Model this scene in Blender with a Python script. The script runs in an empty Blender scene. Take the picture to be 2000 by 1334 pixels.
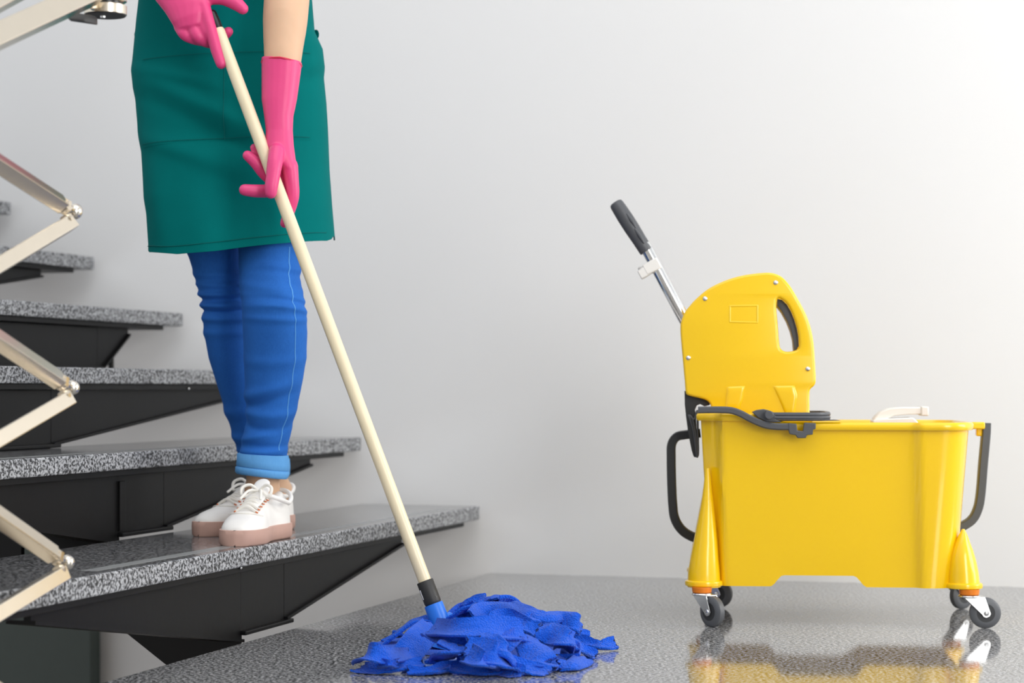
import bpy, bmesh, math, random
from mathutils import Vector, Matrix, noise

random.seed(7)
SC = bpy.context.scene
COL = SC.collection

# ------------------------------------------------------------------ camera, world, lamps, exposure
F = 4077.5            # focal length in photograph pixels (photograph taken as 2000 x 1334)
HY = 757.65           # row of the horizon
EYE = 0.46            # camera height above the landing
cam_d = bpy.data.cameras.new('camera')
cam_d.sensor_width = 36.0
cam_d.lens = 36.0 * F / 2000.0
cam_d.shift_y = (HY - 667.0) / 2000.0
cam_d.dof.use_dof = True
cam_d.dof.focus_distance = 3.70
cam_d.dof.aperture_fstop = 4.0
cam_d.clip_start = 0.05
cam = bpy.data.objects.new('camera', cam_d)
cam.location = (0, 0, EYE)
cam.rotation_euler = (math.pi / 2, 0, 0)
COL.objects.link(cam)
SC.camera = cam

W = bpy.data.worlds.new('world')
SC.world = W
W.use_nodes = True
bg = W.node_tree.nodes['Background']
bg.inputs[0].default_value = (0.93, 0.96, 1.0, 1)
bg.inputs[1].default_value = 0.86

TH = 0.2905           # the stair runs at this angle to the line of sight
CT, ST = math.cos(TH), math.sin(TH)


def uvw(u, v, z=0.0):
    return Vector((u * CT + v * ST, -u * ST + v * CT, z))


def area_light(name, loc, target, sx, sy, watts, colour=(1, 1, 1)):
    d = bpy.data.lights.new(name, 'AREA')
    d.shape = 'RECTANGLE'
    d.size, d.size_y = sx, sy
    d.energy = watts
    d.color = colour
    o = bpy.data.objects.new(name, d)
    o.location = loc
    o.rotation_euler = (Vector(target) - Vector(loc)).to_track_quat('-Z', 'Y').to_euler()
    COL.objects.link(o)
    return o


area_light('window_light', uvw(1.95, 4.00, 1.15), uvw(-1.0, 3.75, 0.75), 1.5, 1.9, 54, (1.0, 0.99, 0.965))
area_light('ceiling_light', uvw(-0.3, 2.4, 3.2), uvw(-0.6, 3.6, 0.0), 3.0, 2.4, 34, (1.0, 0.99, 0.97))
area_light('window_light', uvw(1.95, 0.9, 1.2), uvw(-1.2, 4.4, 0.3), 1.8, 1.9, 84, (1.0, 0.99, 0.97))  # added fill from the front right to lift the lower wall; no known source

SC.view_settings.view_transform = 'Standard'
SC.view_settings.look = 'None'
SC.view_settings.gamma = 1.0
SC.view_settings.use_curve_mapping = False
SC.view_settings.exposure = 0.10


# ------------------------------------------------------------------ where a pixel of the photograph lies
def P(x, y, Y):
    """world point that the photograph shows at (x, y), Y metres in front of the camera"""
    return Vector(((x - 1000.0) / F * Y, Y, EYE - (y - HY) / F * Y))


def G(x, y, z):
    """world point at height z shown at (x, y)"""
    return P(x, y, F * (EYE - z) / (y - HY))


def on_v(x, y, v):
    t = (x - 1000.0) / F
    return P(x, y, v / (t * ST + CT))


def on_u(x, y, u):
    t = (x - 1000.0) / F
    return P(x, y, u / (t * CT - ST))


def u_of(p):
    return p.x * CT - p.y * ST


def v_of(p):
    return p.x * ST + p.y * CT


# ------------------------------------------------------------------ mesh helpers
def smooth01(t):
    t = max(0.0, min(1.0, t))
    return t * t * (3 - 2 * t)


def lerp(a, b, t):
    return a + (b - a) * t


def table(rows, x):
    """piecewise smooth lookup in rows of (x, values...)"""
    if x <= rows[0][0]:
        return rows[0][1:]
    for r0, r1 in zip(rows, rows[1:]):
        if x <= r1[0]:
            t = (x - r0[0]) / (r1[0] - r0[0])
            return tuple(lerp(a, b, t) for a, b in zip(r0[1:], r1[1:]))
    return rows[-1][1:]


def catmull(pts, n, closed=False):
    """smooth curve through pts (Vectors or tuples), n steps per span"""
    pts = [Vector(p) for p in pts]
    out = []
    m = len(pts)
    spans = m if closed else m - 1
    for i in range(spans):
        if closed:
            p0, p1, p2, p3 = pts[(i - 1) % m], pts[i], pts[(i + 1) % m], pts[(i + 2) % m]
        else:
            p1, p2 = pts[i], pts[i + 1]
            p0 = pts[i - 1] if i else p1 * 2 - p2
            p3 = pts[i + 2] if i + 2 < m else p2 * 2 - p1
        for k in range(n):
            t = k / n
            out.append(0.5 * ((2 * p1) + (p2 - p0) * t + (2 * p0 - 5 * p1 + 4 * p2 - p3) * t * t + (3 * p1 - p0 - 3 * p2 + p3) * t ** 3))
    if not closed:
        out.append(pts[-1].copy())
    return out


class MB:
    """collects shapes for ONE mesh"""

    def __init__(self):
        self.v, self.f, self.m = [], [], []

    def add(self, verts, faces, mi=0):
        o = len(self.v)
        self.v += [Vector(p) for p in verts]
        self.f += [tuple(i + o for i in f) for f in faces]
        self.m += [mi] * len(faces)
        return self

    def loft(self, rings, closed=True, cap=True, mi=0):
        n = len(rings[0])
        vs = [p for r in rings for p in r]
        fs = []
        for i in range(len(rings) - 1):
            for j in range(n if closed else n - 1):
                k = (j + 1) % n
                fs.append((i * n + j, i * n + k, (i + 1) * n + k, (i + 1) * n + j))
        if cap and closed:
            fs.append(tuple(range(n - 1, -1, -1)))
            b = (len(rings) - 1) * n
            fs.append(tuple(b + j for j in range(n)))
        return self.add(vs, fs, mi)

    def tube(self, pts, radii, n=14, round_ends=True, side=None, flat=1.0, mi=0):
        """swept tube; radii a number or a list; flat scales the second axis; side fixes the first axis"""
        pts = [Vector(p) for p in pts]
        if not isinstance(radii, (list, tuple)):
            radii = [radii] * len(pts)
        tang = []
        for i in range(len(pts)):
            a, b = pts[max(i - 1, 0)], pts[min(i + 1, len(pts) - 1)]
            tang.append((b - a).normalized())
        ref = Vector(side) if side else (Vector((0, 0, 1)) if abs(tang[0].z) < .9 else Vector((1, 0, 0)))
        x = (ref - tang[0] * ref.dot(tang[0])).normalized()
        rings = []

        def ring(c, t, x, r):
            y = t.cross(x)
            return [c + x * math.cos(a) * r + y * math.sin(a) * r * flat for a in [2 * math.pi * j / n for j in range(n)]]
        last = len(pts) - 1
        for i, (p, t, r) in enumerate(zip(pts, tang, radii)):
            if side:
                x = Vector(side)
            x = (x - t * x.dot(t)).normalized()
            if round_ends and i == 0:
                for a in (0.12, 0.45, 0.8, 1.15):
                    rings.append(ring(p - t * r * math.cos(a), t, x, r * math.sin(a)))
            rings.append(ring(p, t, x, r))
            if round_ends and i == last:
                for a in (1.15, 0.8, 0.45, 0.12):
                    rings.append(ring(p + t * r * math.cos(a), t, x, r * math.sin(a)))
        return self.loft(rings, mi=mi)

    def box(self, c, ax, ay, az, mi=0):
        """box of centre c with half axes"""
        c, ax, ay, az = Vector(c), Vector(ax), Vector(ay), Vector(az)
        vs = [c + ax * i + ay * j + az * k for i in (-1, 1) for j in (-1, 1) for k in (-1, 1)]
        return self.add(vs, [(0, 1, 3, 2), (4, 6, 7, 5), (0, 4, 5, 1), (2, 3, 7, 6), (0, 2, 6, 4), (1, 5, 7, 3)], mi)

    def prism(self, poly, off, mi=0):
        """polygon extruded by off"""
        n = len(poly)
        off = Vector(off)
        a = [Vector(p) for p in poly]
        fs = [tuple(range(n - 1, -1, -1)), tuple(range(n, 2 * n))]
        fs += [(i, (i + 1) % n, n + (i + 1) % n, n + i) for i in range(n)]
        return self.add(a + [p + off for p in a], fs, mi)

    def lathe(self, base, axis, prof, n=24, mi=0):
        """prof: (distance along axis, radius)"""
        axis = Vector(axis).normalized()
        ref = Vector((0, 0, 1)) if abs(axis.z) < .9 else Vector((1, 0, 0))
        x = (ref - axis * ref.dot(axis)).normalized()
        y = axis.cross(x)
        rings = [[Vector(base) + axis * d + (x * math.cos(2 * math.pi * j / n) + y * math.sin(2 * math.pi * j / n)) * max(r, 1e-5) for j in range(n)] for d, r in prof]
        return self.loft(rings, mi=mi)

    def ball(self, c, r, n=16):
        return self.lathe(Vector(c) - Vector((0, 0, r)), (0, 0, 1), [(r - r * math.cos(math.pi * i / n), r * math.sin(math.pi * i / n)) for i in range(n + 1)], 2 * n)

    def mesh(self, name, mats, smooth=True, angle=40):
        me = bpy.data.meshes.new(name)
        me.from_pydata([tuple(p) for p in self.v], [], self.f)
        for m in (mats if isinstance(mats, (list, tuple)) else [mats]):
            me.materials.append(m)
        me.polygons.foreach_set('material_index', self.m)
        bm = bmesh.new()
        bm.from_mesh(me)
        bmesh.ops.recalc_face_normals(bm, faces=bm.faces)
        if smooth:
            lim = math.radians(angle)
            for f in bm.faces:
                f.smooth = True
            for e in bm.edges:
                if len(e.link_faces) != 2 or e.calc_face_angle(0) > lim:
                    e.smooth = False
        bm.to_mesh(me)
        bm.free()
        return me

    def build(self, name, mats, parent=None, smooth=True, angle=40, bevel=0.0, seg=2):
        return link(name, self.mesh(name, mats, smooth, angle), parent, bevel, seg)


def link(name, me, parent=None, bevel=0.0, seg=2):
    o = bpy.data.objects.new(name, me)
    COL.objects.link(o)
    if bevel:
        b = o.modifiers.new('edge', 'BEVEL')
        b.width = bevel
        b.segments = seg
        b.limit_method = 'ANGLE'
        b.angle_limit = math.radians(35)
        b.harden_normals = False
    if parent is not None:
        o.parent = parent
        o.matrix_parent_inverse = parent_world(parent).inverted()
    return o


def parent_world(p):
    m = p.matrix_basis.copy()
    q = p
    while q.parent is not None:
        m = q.parent.matrix_basis @ q.matrix_parent_inverse @ m if False else q.parent.matrix_basis @ (q.matrix_parent_inverse @ m)
        q = q.parent
    return m


def thing(name, label, cat, loc, group=None):
    o = bpy.data.objects.new(name, None)
    o.empty_display_size = 0.05
    o.location = loc
    COL.objects.link(o)
    o['label'] = label
    o['category'] = cat
    if group:
        o['group'] = group
    return o


def struct(o):
    o['kind'] = 'structure'
    return o


def baked(me_or_obj, mods):
    """mesh after modifiers; mods: list of (type, dict)"""
    o = bpy.data.objects.new('work', me_or_obj)
    COL.objects.link(o)
    for t, kw in mods:
        m = o.modifiers.new(t, t)
        for k, v in kw.items():
            setattr(m, k, v)
    dg = bpy.context.evaluated_depsgraph_get()
    dg.update()
    me = bpy.data.meshes.new_from_object(o.evaluated_get(dg))
    bpy.data.objects.remove(o)
    return me


def voxel_body(mb, size, smooth, mat, name):
    """one continuous skin around all the shapes in mb"""
    me = mb.mesh(name, mat)
    me2 = baked(me, [('REMESH', dict(mode='VOXEL', voxel_size=size, use_smooth_shade=True)),
                     ('SMOOTH', dict(factor=0.5, iterations=smooth))])
    me2.name = name
    me2.materials.clear()
    me2.materials.append(mat)
    for p in me2.polygons:
        p.use_smooth = True
        p.material_index = 0
    return me2


def plate_mesh(name, outlines, thick, bevel, mat, to_world, n=6):
    """flat plate with holes: outlines in plane coordinates, bevelled; to_world maps (x, y, depth) to the world"""
    c = bpy.data.curves.new(name, 'CURVE')
    c.dimensions = '2D'
    c.fill_mode = 'BOTH'
    c.extrude = max(thick / 2 - bevel, 1e-4)
    c.bevel_depth = bevel
    c.bevel_resolution = 3
    c.offset = -bevel
    for ol in outlines:
        s = c.splines.new('POLY')
        s.points.add(len(ol) - 1)
        for q, p in zip(s.points, ol):
            q.co = (p[0], p[1], 0, 1)
        s.use_cyclic_u = True
    o = bpy.data.objects.new('work', c)
    COL.objects.link(o)
    dg = bpy.context.evaluated_depsgraph_get()
    dg.update()
    me = bpy.data.meshes.new_from_object(o.evaluated_get(dg))
    bpy.data.objects.remove(o)
    bpy.data.curves.remove(c)
    me.name = name
    for v in me.vertices:
        v.co = to_world(v.co.x, v.co.y, v.co.z)
    me.materials.clear()
    me.materials.append(mat)
    bm = bmesh.new()
    bm.from_mesh(me)
    bmesh.ops.remove_doubles(bm, verts=bm.verts, dist=1e-5)
    bmesh.ops.recalc_face_normals(bm, faces=bm.faces)
    for f in bm.faces:
        f.smooth = True
        f.material_index = 0
    for e in bm.edges:
        if len(e.link_faces) == 2 and e.calc_face_angle(0) > math.radians(35):
            e.smooth = False
    bm.to_mesh(me)
    bm.free()
    return me


# ------------------------------------------------------------------ materials
def srgb(r, g, b):
    f = lambda c: (c / 255 / 12.92) if c / 255 <= 0.04045 else ((c / 255 + 0.055) / 1.055) ** 2.4
    return (f(r), f(g), f(b), 1)


def mat(name, colour, rough=0.5, metal=0.0, vary=0.06, vscale=30, bump=0.0, bscale=200, coat=0.0, spec=0.5, sheen=0.0, sss=0.0):
    m = bpy.data.materials.new(name)
    m.use_nodes = True
    nt = m.node_tree
    b = nt.nodes['Principled BSDF']
    tc = nt.nodes.new('ShaderNodeTexCoord')
    no = nt.nodes.new('ShaderNodeTexNoise')
    no.inputs['Scale'].default_value = vscale
    no.inputs['Detail'].default_value = 4
    nt.links.new(tc.outputs['Object'], no.inputs['Vector'])
    mx = nt.nodes.new('ShaderNodeMix')
    mx.data_type = 'RGBA'
    mx.inputs[6].default_value = tuple(c * (1 - vary) for c in colour[:3]) + (1,)
    mx.inputs[7].default_value = tuple(min(1, c * (1 + vary)) for c in colour[:3]) + (1,)
    nt.links.new(no.outputs['Fac'], mx.inputs[0])
    nt.links.new(mx.outputs[2], b.inputs['Base Color'])
    b.inputs['Roughness'].default_value = rough
    b.inputs['Metallic'].default_value = metal
    b.inputs['Specular IOR Level'].default_value = spec
    b.inputs['Coat Weight'].default_value = coat
    b.inputs['Coat Roughness'].default_value = 0.05
    b.inputs['Sheen Weight'].default_value = sheen
    if sss:
        b.inputs['Subsurface Weight'].default_value = sss
        b.inputs['Subsurface Radius'].default_value = (0.012, 0.005, 0.003)
    if bump:
        n2 = nt.nodes.new('ShaderNodeTexNoise')
        n2.inputs['Scale'].default_value = bscale
        n2.inputs['Detail'].default_value = 2
        nt.links.new(tc.outputs['Object'], n2.inputs['Vector'])
        bp = nt.nodes.new('ShaderNodeBump')
        bp.inputs['Strength'].default_value = bump
        bp.inputs['Distance'].default_value = 0.002
        nt.links.new(n2.outputs['Fac'], bp.inputs['Height'])
        nt.links.new(bp.outputs['Normal'], b.inputs['Normal'])
    return m


def granite(name, dark, mid, light, rough, scale, lo=0.42, hi=0.58, spec=0.5):
    m = bpy.data.materials.new(name)
    m.use_nodes = True
    nt = m.node_tree
    b = nt.nodes['Principled BSDF']
    tc = nt.nodes.new('ShaderNodeTexCoord')
    n1 = nt.nodes.new('ShaderNodeTexNoise')
    n1.inputs['Scale'].default_value = scale
    n1.inputs['Detail'].default_value = 3
    n1.inputs['Roughness'].default_value = 0.6
    nt.links.new(tc.outputs['Object'], n1.inputs['Vector'])
    r = nt.nodes.new('ShaderNodeValToRGB')
    e = r.color_ramp.elements
    e[0].position, e[0].color = lo, dark
    e[1].position, e[1].color = hi, light
    k = e.new((lo + hi) / 2)
    k.color = mid
    nt.links.new(n1.outputs['Fac'], r.inputs[0])
    nt.links.new(r.outputs['Color'], b.inputs['Base Color'])
    b.inputs['Roughness'].default_value = rough
    b.inputs['Specular IOR Level'].default_value = spec
    return m


def denim(name, colour, light):
    m = bpy.data.materials.new(name)
    m.use_nodes = True
    nt = m.node_tree
    b = nt.nodes['Principled BSDF']
    tc = nt.nodes.new('ShaderNodeTexCoord')
    n1 = nt.nodes.new('ShaderNodeTexNoise')
    n1.inputs['Scale'].default_value = 14
    n1.inputs['Detail'].default_value = 3
    mp = nt.nodes.new('ShaderNodeMapping')
    mp.inputs['Scale'].default_value = (500, 500, 90)
    n2 = nt.nodes.new('ShaderNodeTexNoise')
    n2.inputs['Scale'].default_value = 1.0
    nt.links.new(tc.outputs['Object'], n1.inputs['Vector'])
    nt.links.new(tc.outputs['Object'], mp.inputs[0])
    nt.links.new(mp.outputs[0], n2.inputs['Vector'])
    a = nt.nodes.new('ShaderNodeMath')
    a.operation = 'MULTIPLY_ADD'
    a.inputs[1].default_value = 0.55
    nt.links.new(n1.outputs['Fac'], a.inputs[0])
    a2 = nt.nodes.new('ShaderNodeMath')
    a2.operation = 'MULTIPLY'
    a2.inputs[1].default_value = 0.45
    nt.links.new(n2.outputs['Fac'], a2.inputs[0])
    nt.links.new(a2.outputs[0], a.inputs[2])
    mx = nt.nodes.new('ShaderNodeMix')
    mx.data_type = 'RGBA'
    mx.inputs[6].default_value = colour
    mx.inputs[7].default_value = light
    nt.links.new(a.outputs[0], mx.inputs[0])
    nt.links.new(mx.outputs[2], b.inputs['Base Color'])
    b.inputs['Roughness'].default_value = 0.85
    b.inputs['Specular IOR Level'].default_value = 0.2
    bp = nt.nodes.new('ShaderNodeBump')
    bp.inputs['Strength'].default_value = 0.25
    bp.inputs['Distance'].default_value = 0.001
    nt.links.new(n2.outputs['Fac'], bp.inputs['Height'])
    nt.links.new(bp.outputs['Normal'], b.inputs['Normal'])
    return m


def terry(name, colour):
    m = mat(name, colour, rough=0.9, vary=0.25, vscale=420, sheen=0.15, spec=0.15)
    nt = m.node_tree
    b = nt.nodes['Principled BSDF']
    tc = nt.nodes.new('ShaderNodeTexCoord')
    vo = nt.nodes.new('ShaderNodeTexVoronoi')
    vo.inputs['Scale'].default_value = 330
    nt.links.new(tc.outputs['Object'], vo.inputs['Vector'])
    bp = nt.nodes.new('ShaderNodeBump')
    bp.invert = True
    bp.inputs['Strength'].default_value = 0.75
    bp.inputs['Distance'].default_value = 0.003
    nt.links.new(vo.outputs['Distance'], bp.inputs['Height'])
    nt.links.new(bp.outputs['Normal'], b.inputs['Normal'])
    return m


M = {}
M['wall'] = mat('wall_paint', (0.81, 0.81, 0.808, 1), rough=0.55, vary=0.012, vscale=3, bump=0.05, bscale=160, spec=0.3)
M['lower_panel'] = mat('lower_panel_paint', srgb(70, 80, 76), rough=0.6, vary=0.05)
M['floor_top'] = granite('granite_polished_floor', (0.028, 0.029, 0.032, 1), (0.19, 0.192, 0.198, 1), (0.50, 0.50, 0.51, 1), 0.07, 165, 0.42, 0.58)
M['tread_top'] = granite('granite_polished_tread', (0.022, 0.023, 0.025, 1), (0.115, 0.117, 0.12, 1), (0.33, 0.33, 0.34, 1), 0.12, 180, 0.42, 0.58)
M['edge'] = granite('granite_honed_edge', (0.020, 0.021, 0.023, 1), (0.20, 0.205, 0.215, 1), (0.47, 0.48, 0.50, 1), 0.5, 190, 0.42, 0.57)
M['strip'] = mat('grip_strip_grey', srgb(140, 142, 142), rough=0.25, vary=0.05)
M['steel_black'] = mat('black_painted_steel', (0.0055, 0.0055, 0.006, 1), rough=0.42, vary=0.2, vscale=12, bump=0.05, bscale=60, spec=0.22)
M['nickel'] = mat('satin_nickel', (0.78, 0.70, 0.58, 1), rough=0.24, metal=1.0, vary=0.03)
M['nickel_bright'] = mat('bright_nickel', (0.80, 0.75, 0.66, 1), rough=0.14, metal=1.0, vary=0.03)
M['yellow'] = mat('yellow_plastic', (0.93, 0.58, 0.004, 1), rough=0.22, vary=0.015, vscale=6, coat=0.35)
M['grey_plastic'] = mat('grey_plastic', (0.075, 0.079, 0.088, 1), rough=0.42, vary=0.05)
M['dark_plastic'] = mat('dark_plastic', (0.020, 0.021, 0.022, 1), rough=0.4, vary=0.05)
M['rubber'] = mat('wheel_rubber', (0.030, 0.031, 0.034, 1), rough=0.5, vary=0.08)
M['tyre'] = mat('tyre_grey_rubber', (0.10, 0.105, 0.115, 1), rough=0.45, vary=0.08)
M['zinc'] = mat('zinc_plated_steel', (0.72, 0.73, 0.74, 1), rough=0.22, metal=1.0, vary=0.06)
M['chrome'] = mat('chrome_tube', (0.80, 0.81, 0.82, 1), rough=0.10, metal=1.0, vary=0.02)
M['orange'] = mat('orange_plastic', (0.75, 0.20, 0.01, 1), rough=0.35, vary=0.03)
M['white_plastic'] = mat('white_plastic', (0.82, 0.80, 0.76, 1), rough=0.35, vary=0.02)
M['wood'] = mat('varnished_pale_wood', (0.83, 0.72, 0.50, 1), rough=0.35, vary=0.06, vscale=18, coat=0.2)
M['black_cap'] = mat('black_cap_plastic', (0.010, 0.011, 0.013, 1), rough=0.3, vary=0.05)
M['collar'] = mat('dark_collar_plastic', (0.022, 0.022, 0.022, 1), rough=0.5, vary=0.08)
M['socket'] = mat('blue_socket_plastic', (0.010, 0.17, 0.72, 1), rough=0.35, vary=0.04)
M['terry'] = terry('blue_terry_cloth', (0.006, 0.090, 0.60, 1))
M['skin'] = mat('skin', (0.66, 0.42, 0.27, 1), rough=0.5, vary=0.05, vscale=25, sss=0.15)
M['apron'] = mat('teal_apron_cloth', (0.0, 0.148, 0.144, 1), rough=0.85, vary=0.06, vscale=14, bump=0.12, bscale=700, spec=0.06)
M['seam'] = mat('teal_apron_seam', (0.0, 0.118, 0.114, 1), rough=0.85, vary=0.06, spec=0.2)
M['pink'] = mat('pink_rubber', (0.74, 0.055, 0.215, 1), rough=0.42, vary=0.05, vscale=20, bump=0.04, bscale=90, sss=0.05)
M['pink_hem'] = mat('pink_rubber_hem', (0.62, 0.02, 0.07, 1), rough=0.42, vary=0.05)
M['denim'] = denim('blue_denim', (0.010, 0.085, 0.36, 1), (0.03, 0.18, 0.62, 1))
M['denim_cuff'] = denim('pale_denim_cuff', (0.07, 0.26, 0.58, 1), (0.16, 0.42, 0.78, 1))
M['stitch'] = mat('pale_stitch', (0.10, 0.34, 0.75, 1), rough=0.9)
M['canvas'] = mat('white_shoe_leather', (0.86, 0.84, 0.81, 1), rough=0.45, vary=0.03, bump=0.05, bscale=120)
M['sole'] = mat('dusty_pink_sole', (0.56, 0.35, 0.29, 1), rough=0.6, vary=0.07, vscale=40)
M['lace'] = mat('white_lace', (0.86, 0.83, 0.77, 1), rough=0.85, vary=0.04, bump=0.3, bscale=900)
M['eyelet'] = mat('orange_eyelet', (0.60, 0.16, 0.05, 1), rough=0.4)
M['shirt'] = mat('white_shirt_cloth', (0.78, 0.78, 0.78, 1), rough=0.9)
M['hair'] = mat('brown_hair', (0.06, 0.03, 0.018, 1), rough=0.5)
M['mark'] = mat('white_print', (0.8, 0.8, 0.8, 1), rough=0.6)
M['brown_floor'] = mat('brown_wood_floor', (0.24, 0.14, 0.075, 1), rough=0.3, vary=0.2, vscale=5)
M['beige'] = mat('beige_wall_paint', (0.80, 0.76, 0.70, 1), rough=0.6, vary=0.02)

# ------------------------------------------------------------------ the room
WV = 4.955      # distance of the long wall
LOW = -1.6      # level of the flight below
m_ = MB()
m_.box(uvw(0.0, WV + 0.06, 1.0), uvw(5.0, 0, 0), uvw(0, 0.06, 0), (0, 0, 2.6))
struct(m_.build('wall_back', M['wall'], smooth=False))
m_ = MB()
m_.box(uvw(2.12, 1.2, 1.0), uvw(0.06, 0, 0), uvw(0, 3.7, 0), (0, 0, 2.6))
m_.build('wall_right', M['wall'], smooth=False)['kind'] = 'structure'
for wn, wv, ww, wz in ((1, 4.00, 1.5, 1.15), (2, 0.9, 1.8, 1.2)):
    m_ = MB()
    for dv, dz, hv, hz in ((-ww / 2 - .04, 0, .04, 1.03), (ww / 2 + .04, 0, .04, 1.03), (0, -.99, ww / 2, .04), (0, .99, ww / 2, .04), (0, 0, .02, .95)):
        m_.box(uvw(2.045, wv + dv, wz + dz), uvw(0.013, 0, 0), uvw(0, hv, 0), (0, 0, hz))
    m_.build('window_%d' % wn, M['wall'], smooth=False, bevel=0.003)['kind'] = 'structure'  # first frames the window on the right; second is added round the fill light
m_ = MB()
m_.box(uvw(0.0, -2.6, 1.0), uvw(5.0, 0, 0), uvw(0, 0.06, 0), (0, 0, 2.6))
m_.build('wall_rear', M['beige'], smooth=False)['kind'] = 'structure'
m_ = MB()
m_.box(uvw(-2.2, 1.2, LOW - 0.05), uvw(2.8, 0, 0), uvw(0, 3.8, 0), (0, 0, 0.05))
m_.build('floor_lower', M['brown_floor'], smooth=False)['kind'] = 'structure'
# dark panel on the wall under the flight
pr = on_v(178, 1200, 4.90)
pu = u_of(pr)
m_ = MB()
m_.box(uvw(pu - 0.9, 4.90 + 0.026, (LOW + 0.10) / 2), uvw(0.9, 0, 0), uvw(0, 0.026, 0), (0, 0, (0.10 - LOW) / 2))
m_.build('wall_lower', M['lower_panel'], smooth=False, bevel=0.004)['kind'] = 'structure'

# polished landing
U1 = -1.5467 - 0.005
uR, vN = 2.06, -2.5
a_, b_ = G(200, 1334, 0.0), G(954, 1120, 0.0)
m_ = MB()
e0 = uvw(u_of(a_) + (u_of(b_) - u_of(a_)) * (vN - v_of(a_)) / (v_of(b_) - v_of(a_)), vN)
e1 = uvw(u_of(a_) + (u_of(b_) - u_of(a_)) * (WV - v_of(a_)) / (v_of(b_) - v_of(a_)), WV)
poly = [e0, uvw(uR, vN), uvw(uR, WV), e1]
n = 4
m_.add(poly + [p - Vector((0, 0, 0.034)) for p in poly], [(0, 1, 2, 3)], 0)
m_.add(poly + [p - Vector((0, 0, 0.034)) for p in poly], [(4, 7, 6, 5), (0, 4, 5, 1), (1, 5, 6, 2), (2, 6, 7, 3), (3, 7, 4, 0)], 1)
struct(m_.build('floor', [M['floor_top'], M['edge']], smooth=False))
m_ = MB()
q = [p - Vector((0, 0, 0.034)) for p in [e0 + uvw(0.02, 0), uvw(uR, vN), uvw(uR, WV - 0.01), e1 + uvw(0.02, -0.01)]]
m_.prism(q, (0, 0, -0.10))
m_.build('trim_1', M['steel_black'], smooth=False)['kind'] = 'structure'

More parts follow.
